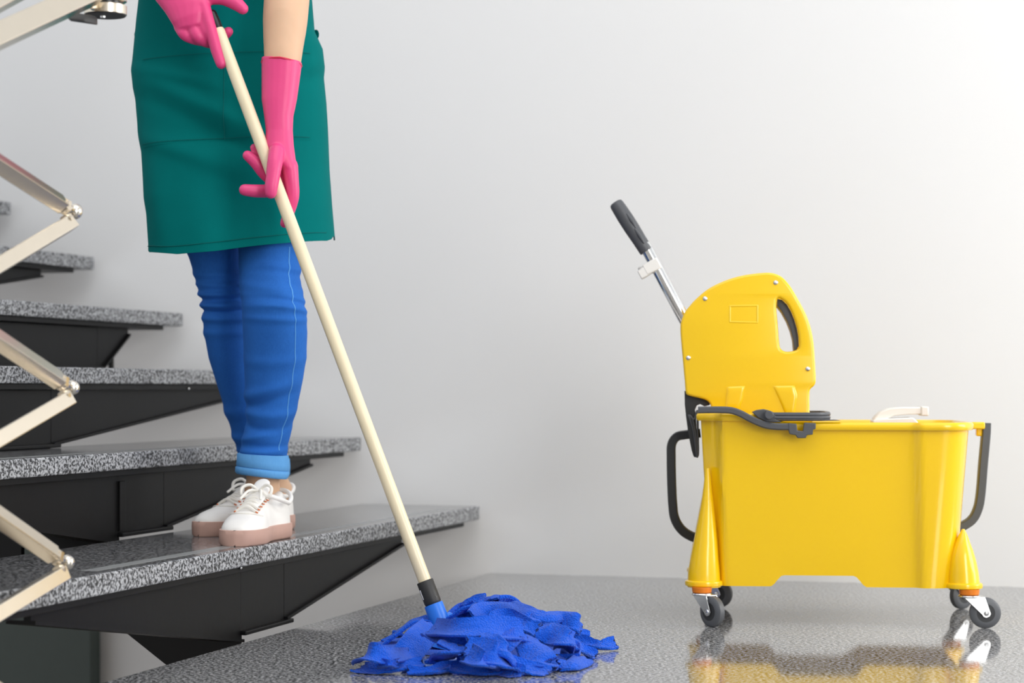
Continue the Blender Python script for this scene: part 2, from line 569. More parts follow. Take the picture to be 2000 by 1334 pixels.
# ------------------------------------------------------------------ staircase
stair = thing('staircase', 'open staircase of grey speckled granite treads on black steel brackets', 'staircase', uvw(-1.6, 3.6, 0))
ends = {2: (934, 988), 3: (706, 854), 4: (535, 725), 5: (358, 612), 6: (185, 502), 7: (22, 395), 8: (-140, 290)}
VE = 4.93
nose, top = {}, {1: 0.0}
for k, (x, y) in ends.items():
    p = on_v(x, y, VE)
    nose[k], top[k] = u_of(p), p.z
nose[2] = -1.557
nose[1] = U1
TT = 0.034
posts = {2: (470, 555, 1100), 3: (230, 320, 1000), 4: (-70, 100, 820), 5: (-260, 190, 680), 6: (-420, -250, 560), 7: (-600, -420, 460)}
wing_tip = {2: (785, 60), 3: (606, -260), 4: (520, -420), 5: (250, -700), 6: (80, -900), 7: (-60, -1000)}
for k in range(2, 8):
    u, z = nose[k], top[k]
    vn, ve, back = 2.35, VE, 0.315
    poly = [uvw(u, vn, z), uvw(u, ve, z), uvw(u - back, ve, z), uvw(u - back, vn, z)]
    dn = Vector((0, 0, -TT))
    m_ = MB()
    m_.add(poly + [p + dn for p in poly], [(0, 1, 2, 3)], 0)
    m_.add(poly + [p + dn for p in poly], [(4, 7, 6, 5), (0, 4, 5, 1), (1, 5, 6, 2), (2, 6, 7, 3), (3, 7, 4, 0)], 1)
    bm_ = m_.mesh('tread', [M['tread_top'], M['edge']], smooth=False)
    bm = bmesh.new()
    bm.from_mesh(bm_)
    bmesh.ops.remove_doubles(bm, verts=bm.verts, dist=1e-6)
    bmesh.ops.bevel(bm, geom=list(bm.edges), offset=0.0035, segments=2, affect='EDGES', profile=0.5)
    for f in bm.faces:
        f.material_index = 0 if f.normal.z > 0.98 else 1
        f.smooth = False
    bm.to_mesh(bm_)
    bm.free()
    tr = link('tread', bm_, stair)
    # pale grip strip let into the tread near its nose
    m_ = MB()
    m_.box(uvw(u - 0.045, (3.0 + 4.78) / 2, z - 0.0008), uvw(0.014, 0, 0), uvw(0, (4.78 - 3.0) / 2, 0), (0, 0, 0.0011))
    m_.build('grip_strip', M['strip'], tr, smooth=False)
    # steel plate that carries the slab
    m_ = MB()
    zb = z - TT
    m_.box(uvw(u - 0.012 - 0.14, (vn + 0.03 + ve - 0.09) / 2, zb - 0.006), uvw(0.14, 0, 0), uvw(0, (ve - 0.09 - vn - 0.03) / 2, 0), (0, 0, 0.0058))
    m_.build('support_plate', M['steel_black'], tr, smooth=False, bevel=0.001)
    zb -= 0.012
    # box post down to the tread below
    uf = u - 0.035
    x0, x1, yy = posts[k]
    v0, v1 = v_of(on_u(x0, yy, uf)), v_of(on_u(x1, yy, uf))
    zt = top[k - 1]
    m_ = MB()
    m_.box(uvw(uf - 0.07, (v0 + v1) / 2, (zb + zt) / 2), uvw(0.07, 0, 0), uvw(0, (v1 - v0) / 2, 0), (0, 0, (zb - zt) / 2))
    m_.build('riser_post', M['steel_black'], stair, smooth=False, bevel=0.002)
    # foot plate of the post
    m_ = MB()
    m_.box(uvw(uf - 0.05, (v0 + v1) / 2 + 0.01, zt + 0.005), uvw(0.062, 0, 0), uvw(0, (v1 - v0) / 2 + 0.012, 0), (0, 0, 0.004))
    m_.build('foot_plate', M['steel_black'], stair, smooth=False, bevel=0.002)
    # tapered wings under the slab, towards the wall and towards the open side
    t0, t1 = wing_tip[k]
    vt, vb = v_of(on_u(t0, yy, uf)), v_of(on_u(t1, yy, uf))
    vt = min(vt, VE - 0.1)
    vb = max(vb, vn + 0.05)
    h_far = 0.11 if k > 2 else 0.108
    for va, vtip, drop in ((v1, vt, h_far), (v0, vb, 0.128)):
        m_ = MB()
        m_.prism([uvw(uf, va, zb), uvw(uf, vtip, zb), uvw(uf, vtip, zb - 0.012), uvw(uf, va, zb - drop)], uvw(-0.012, 0))
        w = m_.build('wing_bracket', M['steel_black'], stair, smooth=False)
        m_ = MB()
        d = uvw(-0.05, 0)
        m_.prism([uvw(uf + 0.008, vtip, zb - 0.012), uvw(uf + 0.008, va, zb - drop), uvw(uf + 0.008, va, zb - drop - 0.006), uvw(uf + 0.008, vtip, zb - 0.018)], d)
        m_.build('flange', M['steel_black'], w, smooth=False)
    # weld strip on the post's corner
    if k in (3,):
        m_ = MB()
        m_.box(uvw(uf + 0.002, v0 + 0.012, (zb + zt) / 2), uvw(0.003, 0, 0), uvw(0, 0.012, 0), (0, 0, (zb - zt) / 2 - 0.012))
        m_.build('weld_strip', M['steel_black'], stair, smooth=False, bevel=0.001)
    # sloping soffit plate of the stringer
    m_ = MB()
    ub = uf - 0.40
    zs = lambda uu: zt + 0.015 - 0.69 * (uu - uf + 0.263)
    m_.prism([uvw(uf - 0.005, v0 + 0.004, zb - 0.005), uvw(ub, v0 + 0.004, zb - 0.005), uvw(ub, v0 + 0.004, zs(ub)), uvw(uf + 0.12, v0 + 0.004, zs(uf + 0.12)), uvw(uf + 0.12, v0 + 0.004, zt - 0.06), uvw(uf - 0.005, v0 + 0.004, zt - 0.06)], uvw(0, 0.012))
    m_.build('stringer_plate', M['steel_black'], stair, smooth=False)
# slim rods that steady the fifth step
for x in (217,):
    u = nose[5] - 0.06
    p = on_u(x, 690, u)
    m_ = MB()
    m_.tube([Vector((p.x, p.y, top[4])), Vector((p.x, p.y, top[5] - TT - 0.012))], 0.007, n=12, round_ends=False)
    m_.build('rod', M['steel_black'], stair)
# small screw heads under the treads
for x, y, k in ((368, 759, 4), (470, 1109, 2)):
    p = on_u(x, y, nose[k] - 0.010)
    m_ = MB()
    m_.ball(p, 0.0035, 6)
    m_.build('screw_head', M['zinc'], stair)

# ------------------------------------------------------------------ zigzag railing
RU = -1.525
rail = thing('stair_railing', 'satin metal railing of square bars folded in a zigzag with ball joints', 'railing', on_u(-60, 1334, RU))
rail.location.z = 0.0


def bar(mb, a, b, wide, thick, roll):
    t = (b - a).normalized()
    nrm = Vector((-ST * 0 + 0.0, -1, 0))
    nrm = (nrm - t * nrm.dot(t)).normalized()
    s = t.cross(nrm)
    c, sn = math.cos(roll), math.sin(roll)
    y = nrm * c + s * sn
    x = s * c - nrm * sn
    mb.box((a + b) / 2, t * ((b - a).length / 2), x * wide / 2, y * thick / 2)
    return t


balls = [(146, 74), (146, 413), (141, 757), (131, 1098), (128, 1440)]
lefts = [(-122, 243), (-118, 588), (-122, 927), (-124, 1270)]
RY = lambda x, y: on_u(x, y, RU)
for i, (x, y) in enumerate(balls):
    c = RY(x, y)
    if i == 0:
        continue
    m_ = MB()
    m_.ball(c, 0.0112 if i > 1 else 0.0118, 12)
    bl = m_.build('ball_joint', M['nickel_bright'], rail)
    # neck and hexagon collars
    up = RY(x - 26, y - 14)
    m_ = MB()
    ax = (c - up).normalized()
    m_.lathe(up - ax * 0.002, ax, [(0, 0.006), (0.003, 0.0085), (0.006, 0.006), (0.03, 0.006)], 16)
    m_.build('neck', M['nickel_bright'], bl)
    m_ = MB()
    hx = RY(x - 24, y - 12)
    m_.lathe(hx - ax * 0.004, ax, [(0, 0.0115), (0.001, 0.0135), (0.010, 0.0135), (0.011, 0.0115)], 6)
    m_.build('hexagon_nut', M['nickel'], bl, angle=25)
    m_ = MB()
    lo = RY(x - 12, y + 15)
    m_.lathe(lo, (RY(x - 30, y + 30) - lo).normalized(), [(0, 0.0105), (0.004, 0.011), (0.008, 0.0105)], 6)
    m_.build('hexagon_nut', M['nickel'], bl, angle=25)
for i in range(4):
    # bar falling to the right: left joint i to ball i+1
    a, b = RY(*lefts[i]), RY(balls[i + 1][0] - 27, balls[i + 1][1] - 14)
    m_ = MB()
    bar(m_, a, b, 0.0215, 0.0215, 0.24)
    m_.build('bar', M['nickel'], rail, smooth=False, bevel=0.0012)
    if i > 0:
        a, b = RY(balls[i][0] - 8, balls[i][1] + 22), RY(*lefts[i])
        m_ = MB()
        bar(m_, a, b, 0.0215, 0.0215, -0.32)
        m_.build('bar', M['nickel'], rail, smooth=False, bevel=0.0012)
    m_ = MB()
    m_.ball(RY(lefts[i][0] - 6, lefts[i][1]), 0.0125, 12)
    m_.build('ball_joint', M['nickel_bright'], rail)
# standing post outside the picture
m_ = MB()
pb = RY(-170, 700)
m_.tube([Vector((pb.x, pb.y, LOW)), Vector((pb.x, pb.y, 1.0))], 0.018, n=18, round_ends=False)
m_.build('post', M['nickel'], rail)
# sloping hand rail with its swivel joint
RH = RU + 0.01
a, b = on_u(-190, 156, RH), on_u(186, -16, RH)
m_ = MB()
bar(m_, a, b, 0.032, 0.030, 0.32)
hr = m_.build('handrail', M['nickel'], rail, smooth=False, bevel=0.0014)
a2, b2 = on_u(-190, 100, RH - 0.045), on_u(70, -40, RH - 0.045)
m_ = MB()
bar(m_, a2, b2, 0.030, 0.026, 0.3)
m_.build('handrail', M['nickel'], rail, smooth=False, bevel=0.0014)
dc = on_u(206, 25, RU)
m_ = MB()
m_.lathe(dc + Vector((0, 0, -0.004)), (0, 0, 1), [(0, 0.0), (0.0, 0.030), (0.001, 0.0325), (0.0145, 0.0325), (0.0155, 0.031), (0.0155, 0.0)], 40)
dj = m_.build('swivel_disc', M['nickel'], rail)
m_ = MB()
m_.lathe(dc + Vector((0, 0, -0.0052)), (0, 0, 1), [(0, 0.0), (0, 0.0305), (0.001, 0.0315), (0.0016, 0.0315)], 40)
m_.build('disc_dark_reflection', M['collar'], dj)  # added dark sheet stands in for the dark reflection under the disc
m_ = MB()
m_.lathe(dc + Vector((0, 0, 0.0115)), (0, 0, 1), [(0, 0.026), (0.005, 0.026)], 32)
m_.build('gasket', M['black_cap'], dj)
m_ = MB()
m_.lathe(dc + Vector((0, 0, 0.0165)), (0, 0, 1), [(0, 0.0), (0.0, 0.031), (0.001, 0.0325), (0.016, 0.0325), (0.017, 0.031), (0.017, 0.0)], 40)
m_.build('swivel_disc', M['nickel'], rail)
m_ = MB()
m_.lathe(dc + Vector((-0.004, 0, -0.0075)), (0, 0, 1), [(0, 0.0), (0, 0.004), (0.003, 0.0045)], 14)
m_.build('screw_head', M['zinc'], dj)
m_ = MB()
q0, q1 = on_u(135, 32, RU), on_u(188, 40, RU)
m_.box((q0 + q1) / 2, (q1 - q0) / 2, (0, 0.011, 0), (0, 0, 0.006))
m_.box((q0 + q1) / 2 + Vector((0.012, -0.004, -0.005)), (q1 - q0) / 5, (0, 0.006, 0), (0, 0, 0.004))
m_.build('swivel_arm', M['dark_plastic'], rail, bevel=0.002)
m_ = MB()
q0, q1 = on_u(176, 6, RU), on_u(205, 10, RU)
m_.box((q0 + q1) / 2, (q1 - q0) / 2, (0, 0.012, 0), (0, 0, 0.010))
m_.build('clamp', M['nickel'], rail, bevel=0.002)

# ------------------------------------------------------------------ mop bucket
BT = math.radians(5.6)
AX = Vector((math.cos(BT), -math.sin(BT), 0))
BX = Vector((math.sin(BT), math.cos(BT), 0))
BO = Vector((0.655, 4.187, 0))
B = lambda a, b, z: BO + AX * a + BX * b + Vector((0, 0, z))


def bp(x, y, b):
    """(a, z) on the plane at depth b of the bucket, for a pixel"""
    t = (x - 1000.0) / F
    co, si = math.cos(BT), math.sin(BT)
    a = (t * (BO.y + b * co) - BO.x - b * si) / (co + t * si)
    Y = BO.y - a * si + b * co
    return a, EYE - (y - HY) / F * Y


bucket = thing('mop_bucket', 'yellow plastic mop bucket on four castors with dark end handles', 'mop bucket', BO)
FB = -0.168
aL_t, aL_b = bp(1368, 815, FB)[0], bp(1388, 1140, FB)[0]
aR_t, aR_b = bp(1899, 830, FB)[0], bp(1873, 1140, FB)[0]
aG1, aG2 = bp(1408, 1000, FB)[0], bp(1791, 1000, FB)[0]
zB = bp(1600, 1147, FB)[1]
zT = bp(1700, 826, FB)[1]
zTL = bp(1420, 808, FB)[1]


def section(t, grow=0.0, flat=False):
    """ring of the bucket at height share t (0 bottom, 1 rim); grow offsets it outwards"""
    a0, a1 = lerp(aL_b, aL_t, t) - grow, lerp(aR_b, aR_t, t) + grow
    hb = lerp(0.160, 0.172, t) + grow
    R = 0.055 + grow
    pts = []
    N = 10
    cs = [(a1 - R, -hb + R, -90), (a1 - R, hb - R, 0), (a0 + R * .75, hb - R * .75, 90), (a0 + R * .75, -hb + R * .75, 180)]
    rr = [R, R, R * .75, R * .75]
    seqs = []
    for (ca, cb, ang), r in zip(cs, rr):
        seqs.append([(ca + r * math.cos(math.radians(ang + 90 * i / N)), cb + r * math.sin(math.radians(ang + 90 * i / N))) for i in range(N + 1)])
    # front and back runs get extra points so that the panels can step
    front = [(lerp(cs[3][0], cs[0][0], i / 60), -hb) for i in range(1, 60)]
    rear = [(lerp(cs[1][0], cs[2][0], i / 20), hb) for i in range(1, 20)]
    pts = seqs[3] + front + seqs[0] + seqs[1] + rear + seqs[2]
    out = []
    for a, b in pts:
        if b < 0:
            w = smooth01((-b - hb + 0.05) / 0.04)
            g1 = lerp(aG1, aG1 - 0.004, t)
            g2 = lerp(aG2 + 0.003, aG2 - 0.003, t)
            s = 0.018 * (1 - smooth01((a - g1 + 0.006) / 0.012)) - 0.012 * smooth01((a - g2 + 0.006) / 0.015)
            b += s * w
        out.append((a, b))
    return out


m_ = MB()
rows = [0.0, 0.004, 0.012, 0.05, 0.12, 0.2, 0.3, 0.4, 0.5, 0.6, 0.7, 0.8, 0.9, 0.96, 1.0]


def z_at(t, a):
    lift = (zTL - zT) * (1 - smooth01((a - bp(1470, 810, FB)[0]) / 0.07))
    return lerp(zB, zT, t) + lift * t ** 8


# arch in the bottom edge of the skirt
arch0, arch1, arch2, arch3 = [bp(x, 1140, FB)[0] for x in (1505, 1530, 1668, 1694)]
zA = bp(1600, 1125, FB)[1]


def arch(a):
    if a < arch0 or a > arch3:
        return 0.0
    if a < arch1:
        return smooth01((a - arch0) / (arch1 - arch0))
    if a > arch2:
        return 1 - smooth01((a - arch2) / (arch3 - arch2))
    return 1.0


rings = []
for t in rows:
    ring = []
    for a, b in section(t):
        z = z_at(t, a)
        up = arch(a) * (zA - zB) * (1 - smooth01(t / 0.2))
        ring.append(B(a, b, z + up))
    rings.append(ring)
# rim: out, up and back in
rim = []
for grow, dt in ((0.006, -0.002), (0.0085, 0.002), (0.0085, 0.009), (0.005, 0.013), (-0.001, 0.013), (-0.004, 0.008)):
    rings.append([B(a, b, z_at(1, a) + dt - 0.012) for a, b in section(1.0, grow)])
# inside wall
for t in (0.9, 0.6, 0.3, 0.14):
    rings.append([B(a, b, z_at(t, a)) for a, b in section(t, -0.005)])
m_.loft(rings, cap=False)
nb = len(rings[0])
m_.add(rings[-1], [tuple(range(nb))])
body = m_.build('bucket_body', M['yellow'], bucket, angle=50)


# flared feet over the castors
def foot(mb, prof, b_bot, b_top, r0):
    """prof: (height share, a, radius); the cone sinks into the corner of the bucket as it rises"""
    rings = []
    for z, a, r in prof:
        k = (z - zB) / (prof[-1][0] - zB)
        cb = lerp(b_bot, b_top, k)
        rings.append([B(a + r * math.cos(2 * math.pi * j / 32), cb + r * math.sin(2 * math.pi * j / 32), z) for j in range(32)])
    mb.loft(rings)
    a_c = prof[0][1]
    lip = []
    for dr, dz in ((0.0, 0.0105), (0.0040, 0.0085), (0.0050, 0.004), (0.0040, 0.0), (-0.004, -0.001)):
        lip.append([B(a_c + (r0 + dr) * math.cos(2 * math.pi * j / 32), b_bot + (r0 + dr) * math.sin(2 * math.pi * j / 32), zB + dz) for j in range(32)])
    mb.loft(lip[::-1])


def foot_profile(rows, b):
    out = []
    for y, l, r in rows:
        a0, z = bp(l, y, b)
        a1, _ = bp(r, y, b)
        out.append((z, (a0 + a1) / 2, (a1 - a0) / 2))
    return out


fl_rows = [(1147, 1342, 1408), (1120, 1343, 1407), (1090, 1348, 1404), (1060, 1354, 1402), (1020, 1362, 1398), (985, 1369, 1394), (950, 1374, 1390), (915, 1377, 1386)]
fr_rows = [(1147, 1851, 1916), (1120, 1852, 1913), (1095, 1855, 1908), (1075, 1860, 1902), (1060, 1866, 1896), (1048, 1872, 1892), (1040, 1877, 1888), (1034, 1880, 1885)]
pL, pR = foot_profile(fl_rows, -0.160), foot_profile(fr_rows, -0.160)
for prof, bb, bt in ((pL, -0.146, -0.148), (pL, 0.146, 0.140), (pR, -0.150, -0.150), (pR, 0.146, 0.140)):
    m_ = MB()
    foot(m_, prof, bb, bt, prof[0][2])
    m_.build('castor_housing', M['yellow'], bucket, angle=50)


# castors
def castor(a, b, wx, wy, turn, wr=0.030):
    """stem at (a, b); wheel centred where the photograph shows it; turn = direction the fork trails"""
    c = B(a, b, 0)
    fwd = (AX * math.cos(turn) + BX * math.sin(turn)).normalized()
    axle = Vector((0, 0, 1)).cross(fwd)
    wc = c + fwd * 0.030 + Vector((0, 0, wr))
    m_ = MB()
    m_.lathe(wc - axle * 0.0095, axle, [(0, 0.010), (0, wr - 0.011), (0.001, wr - 0.004), (0.004, wr - 0.0005), (0.0095, wr), (0.015, wr - 0.0005), (0.018, wr - 0.004), (0.019, wr - 0.011), (0.019, 0.010)], 36)
    root_m = MB()
    zt = zB - 0.001
    root_m.lathe(c + Vector((0, 0, zt - 0.0155)), (0, 0, 1), [(0, 0.019), (0.002, 0.0215), (0.004, 0.0205), (0.0055, 0.016)], 28)
    root = root_m.build('castor', M['zinc'], bucket)
    m_.build('wheel', M['tyre'], root)
    m_ = MB()
    for s in (-1, 1):
        base = wc + axle * (0.0097 * s)
        m_.lathe(base - axle * (0.001 if s > 0 else 0.0), axle, [(0, 0.0), (0, wr - 0.0125), (0.001, wr - 0.013)], 30)
    m_.build('hub', M['rubber'], root)
    m_ = MB()
    top_z = zt - 0.0155
    ctr = c + fwd * 0.006
    for s in (-1, 1):
        o = axle * (0.0125 * s)
        A_, B_ = ctr - fwd * 0.017 + o, ctr + fwd * 0.022 + o
        A_ = Vector((A_.x, A_.y, top_z))
        B_ = Vector((B_.x, B_.y, top_z))
        w = wc + o
        pl = [A_, B_, Vector((w.x, w.y, w.z)) + fwd * 0.0085]
        for ang in (-0.3, -0.8, -1.57, -2.3, -2.85):
            pl.append(w + fwd * 0.0085 * math.cos(ang) + Vector((0, 0, 0.0085 * math.sin(ang))))
        m_.prism(pl, axle * (0.0016 * s))
    m_.box(Vector((ctr.x, ctr.y, top_z + 0.001)) + fwd * 0.0025, fwd * 0.0195, axle * 0.0141, Vector((0, 0, 0.0012)))
    m_.build('fork', M['zinc'], root, bevel=0.0004)
    for s in (-1, 1):
        m_ = MB()
        m_.lathe(wc + axle * (0.0141 * s), axle * s, [(0, 0.0052), (0.0016, 0.0045), (0.0026, 0.002), (0.0028, 0.0)], 16)
        m_.build('axle_bolt', M['zinc'], root)
    m_ = MB()
    m_.lathe(c + Vector((0, 0, zt - 0.0105)), (0, 0, 1), [(0, 0.0165), (0.001, 0.0185), (0.008, 0.0195), (0.0105, 0.0195)], 24)
    m_.build('stem_cap', M['orange'], root)


castor(bp(1371, 1150, -0.175)[0], -0.175, 0, 0, math.radians(-48))
castor(bp(1371, 1150, -0.16)[0] + 0.004, 0.165, 0, 0, math.radians(-20))
castor(bp(1893, 1150, -0.170)[0], -0.170, 0, 0, math.radians(4))
castor(bp(1893, 1150, -0.16)[0] + 0.002, 0.165, 0, 0, math.radians(40))


def loop_handle(name, px, b, w, d, mat_):
    pts = [bp(x, y, b) for x, y in px]
    c = catmull([Vector((a, 0, z)) for a, z in pts], 8)
    m_ = MB()
    rings = []
    for i, p in enumerate(c):
        t = (c[min(i + 1, len(c) - 1)] - c[max(i - 1, 0)]).normalized()
        s = Vector((t.z, 0, -t.x))
        ring = []
        for ds, db in ((-1, -.8), (-.8, -1), (.8, -1), (1, -.8), (1, .8), (.8, 1), (-.8, 1), (-1, .8)):
            q = p + s * ds * w / 2
            ring.append(B(q.x, b + db * d / 2, q.z))
        rings.append(ring)
    m_.loft(rings)
    return m_.build(name, mat_, bucket, angle=35)


loop_handle('end_handle', [(1368, 846), (1340, 849), (1322, 853), (1312, 868), (1311, 895), (1312, 945), (1314, 985), (1318, 1012), (1331, 1034), (1352, 1048), (1385, 1058)], 0.0, 0.0180, 0.034, M['dark_plastic'])
hR = loop_handle('end_handle', [(1926, 826), (1925, 850), (1920, 905), (1915, 965), (1909, 995), (1896, 1017), (1868, 1034)], 0.0, 0.0165, 0.034, M['grey_plastic'])
m_ = MB()
a, z = bp(1908, 831, 0.0)
m_.box(B(a, 0, z), AX * 0.014, BX * 0.020, (0, 0, 0.007))
a, z = bp(1912, 838, 0.0)
m_.box(B(a, 0, z - 0.002), AX * 0.006, BX * 0.012, (0, 0, 0.012))
m_.build('handle_lug', M['yellow'], bucket, bevel=0.003)

# white curved piece standing in the rim
m_ = MB()
BW = 0.02
pl = [bp(x, y, BW) for x, y in ((1702, 826), (1706, 815), (1717, 804), (1735, 797), (1760, 795), (1797, 795), (1797, 809), (1770, 810), (1745, 812), (1728, 819), (1722, 826))]
m_.prism([B(a, BW - 0.03, z) for a, z in pl], BX * 0.06)
pl = [bp(x, y, BW) for x, y in ((1796, 793), (1811, 794), (1811, 812), (1796, 812))]
m_.prism([B(a, BW - 0.033, z) for a, z in pl], BX * 0.066)
pl = [bp(x, y, BW) for x, y in ((1702, 820), (1722, 817), (1780, 815), (1790, 824), (1788, 850), (1702, 850))]
m_.prism([B(a, BW - 0.04, z) for a, z in pl], BX * 0.08)
fl = m_.build('drain_flap', M['white_plastic'], bucket, bevel=0.0025)
fl['label'] = 'white curved plastic flap standing in the rim'
pl = bp(1745, 850, BW)
m_ = MB()
m_.box(B(pl[0], 0.078, pl[1]), AX * 0.035, BX * 0.075, (0, 0, 0.004))
m_.build('flap_bridge', M['white_plastic'], bucket, bevel=0.001)

# ------------------------------------------------------------------ wringer on the bucket
WF = -0.088     # depth of the near side plate
wr = thing('mop_wringer', 'yellow side-press mop wringer with a dark-gripped steel lever above the bucket', 'wringer', B(-0.12, 0, zT))
zp = lambda zx, zy, b: bp(1160 + zx / 2.516, 370 + zy / 2.516, b)
outer = [(452, 1000), (446, 940), (436, 830), (428, 740), (425, 690), (428, 650), (445, 607), (470, 573), (500, 540), (560, 490), (640, 450), (730, 423), (830, 410), (880, 412), (922, 430), (960, 470), (1000, 535), (1040, 610), (1065, 680), (1080, 760), (1088, 880), (1090, 940), (1082, 964), (1062, 984), (1059, 1020), (1059, 1090), (1056, 1160)]
lower = [(800, 1190), (600, 1170), (578, 1105), (574, 1062), (556, 1038), (522, 1026), (470, 1014)]
hole = [(903, 537), (925, 541), (950, 565), (970, 600), (986, 640), (998, 680), (1006, 725), (1008, 768), (998, 787), (968, 796), (938, 796), (916, 780), (909, 740), (903, 660), (896, 580)]


def to2d(pts, b, n=4, shift=0.0):
    q = [Vector((*zp(x, y, b), 0)) for x, y in pts]
    return [(p.x, p.y) for p in catmull(q, n, closed=True)]


for b, nm in ((WF, 'near'), (-WF * 0.55, 'far')):
    # the far plate is the same moulding: its outline keeps the near plate's true size
    o2, h2 = to2d(outer + lower, WF), to2d(hole, WF)
    me = plate_mesh('side_plate', [o2, h2], 0.016, 0.0055, M['yellow'], lambda x, y, d, b=b: B(x, b - d, y))
    pl = link('side_plate', me, wr)
    if nm == 'far':
        continue
    for sx, sy in ((546, 537), (893, 458), (464, 828), (1051, 882)):
        a, z = zp(sx, sy, WF - 0.008)
        m_ = MB()
        m_.lathe(B(a, WF - 0.0075, z), -BX, [(0, 0.0050), (0.0012, 0.0048), (0.0026, 0.0032), (0.003, 0.0012), (0.0018, 0.0010), (0.0018, 0.0)], 16)
        m_.build('screw', M['zinc'], pl)
    # raised frame on the face
    rp = [zp(x, y, WF) for x, y in ((668, 574), (803, 572), (803, 655), (668, 652))]
    m_ = MB()
    for i in range(4):
        p, q = rp[i], rp[(i + 1) % 4]
        m_.tube([B(p[0], WF - 0.0078, p[1]), B(q[0], WF - 0.0078, q[1])], 0.0018, n=8, flat=0.5)
    m_.build('raised_frame', M['yellow'], pl)
    # moulded relief at the foot of the plate
    for poly in ([(652, 968), (742, 964), (730, 1040), (712, 1085), (640, 1085)], [(878, 964), (985, 962), (1000, 1010), (985, 1120), (945, 1120), (920, 1060)]):
        q = [zp(x, y, WF) for x, y in poly]
        ca = sum(p[0] for p in q) / len(q)
        cz = sum(p[1] for p in q) / len(q)
        rings = []
        for sh, dd in ((1.0, 0.0070), (0.95, 0.0086), (0.84, 0.0098), (0.6, 0.0102), (0.2, 0.0103)):
            rings.append([B(ca + (p.x - ca) * sh, WF - dd, cz + (p.y - cz) * sh) for p in [v for k in range(len(q)) for v in [Vector((*q[k], 0)).lerp(Vector((*q[(k + 1) % len(q)], 0)), t / 6) for t in range(6)]]])
        m_ = MB()
        m_.loft(rings)
        m_.build('relief', M['yellow'], pl, angle=80)
# dark grip between the plates, seen through the slot
gl = [(903, 537), (925, 541), (950, 565), (970, 600), (986, 640), (998, 680), (1006, 725), (1008, 768), (998, 787), (986, 792), (980, 735), (968, 690), (950, 645), (925, 600), (902, 570)]
me = plate_mesh('slot_grip', [[zp(x, y, WF) for x, y in gl]], 0.085, 0.001, M['grey_plastic'], lambda x, y, d: B(x, WF + 0.052 - d, y))
link('slot_grip', me, wr)
# hopper between the plates
m_ = MB()
hp = [(470, 760), (470, 950), (600, 1050), (700, 1180), (1020, 1180), (1030, 1000), (1000, 930), (1000, 860), (880, 850), (860, 640), (700, 560), (540, 620)]
q = [zp(x, y, WF) for x, y in hp]
m_.prism([B(a, WF + 0.006, z) for a, z in q], BX * (-WF * 1.55 - 0.012))
m_.build('press_box', M['yellow'], wr, bevel=0.004)
# lever: steel tube, grip, white clip
lp = lambda x, y: B(*[(lambda q: (q[0], 0.0, q[1]))(bp(x, y, 0.0))][0])
m_ = MB()
m_.tube([lp(1372, 690), lp(1334, 619), lp(1272, 503), lp(1258, 477)], 0.0122, n=20, round_ends=False)
lev = m_.build('lever', M['chrome'], wr)
m_ = MB()
g0, g1 = lp(1263, 491), lp(1206, 402)
gl_ = (g1 - g0).length
m_.lathe(g0, g1 - g0, [(0, 0.0), (0.0, 0.0135), (0.002, 0.0143), (gl_ * .25, 0.0146), (gl_ * .5, 0.0158), (gl_ * .75, 0.0158), (gl_ * .93, 0.0150), (gl_ * 1.03, 0.0142), (gl_ * 1.065, 0.0125), (gl_ * 1.08, 0.009), (gl_ * 1.082, 0.0)], 28)
gr = m_.build('grip', M['grey_plastic'], lev)
gax = (g1 - g0).normalized()
m_ = MB()
for s, ang in ((0.30, 0.3), (0.62, 0.5)):
    c = g0.lerp(g1, s)
    side = gax.cross(BX).normalized()
    off = (-BX * math.cos(ang) - side * math.sin(ang)) * 0.0150
    m_.tube([c + off - gax * 0.016, c + off * 1.08, c + off + gax * 0.016], [0.002, 0.004, 0.002], n=10)
m_.build('grip_ridge', M['grey_plastic'], gr)
c = lp(1277, 519)
lx = (lp(1334, 619) - lp(1268, 497)).normalized()
sx_ = lx.cross(BX).normalized()
m_ = MB()
m_.box(c - sx_ * 0.004, lx * 0.0115, sx_ * 0.0165, BX * 0.0165)
cp = c - sx_ * 0.016
m_.lathe(cp - lx * 0.0115, lx, [(0, 0.0155), (0.023, 0.0155)], 24)
tab = lp(1259, 532)
m_.box(tab, lx * 0.0095, (tab - lp(1272, 524)).normalized() * 0.012, BX * 0.016)
cl = m_.build('clip', M['white_plastic'], lev, bevel=0.002)
cl['label'] = 'white plastic clip on the steel tube'

# grey clamp arm, pivot, hoop and clasp
zq = lambda zx, zy, b: bp(1300 + zx / 5.556, 740 + zy / 5.556, b)
CB = -0.194


def flat_strip(mb, pts, b, w, d):
    q = [Vector((*zq(x, y, b), 0)) for x, y in pts]
    c = catmull(q, 8)
    rings = []
    for i, p in enumerate(c):
        t = (c[min(i + 1, len(c) - 1)] - c[max(i - 1, 0)]).normalized()
        s = Vector((-t.y, t.x, 0))
        ring = []
        for ds, db in ((-1, -.6), (-.6, -1), (.6, -1), (1, -.6), (1, 1), (-1, 1)):
            r = p + s * ds * w / 2
            ring.append(B(r.x, b + db * d / 2, r.y))
        rings.append(ring)
    mb.loft(rings)


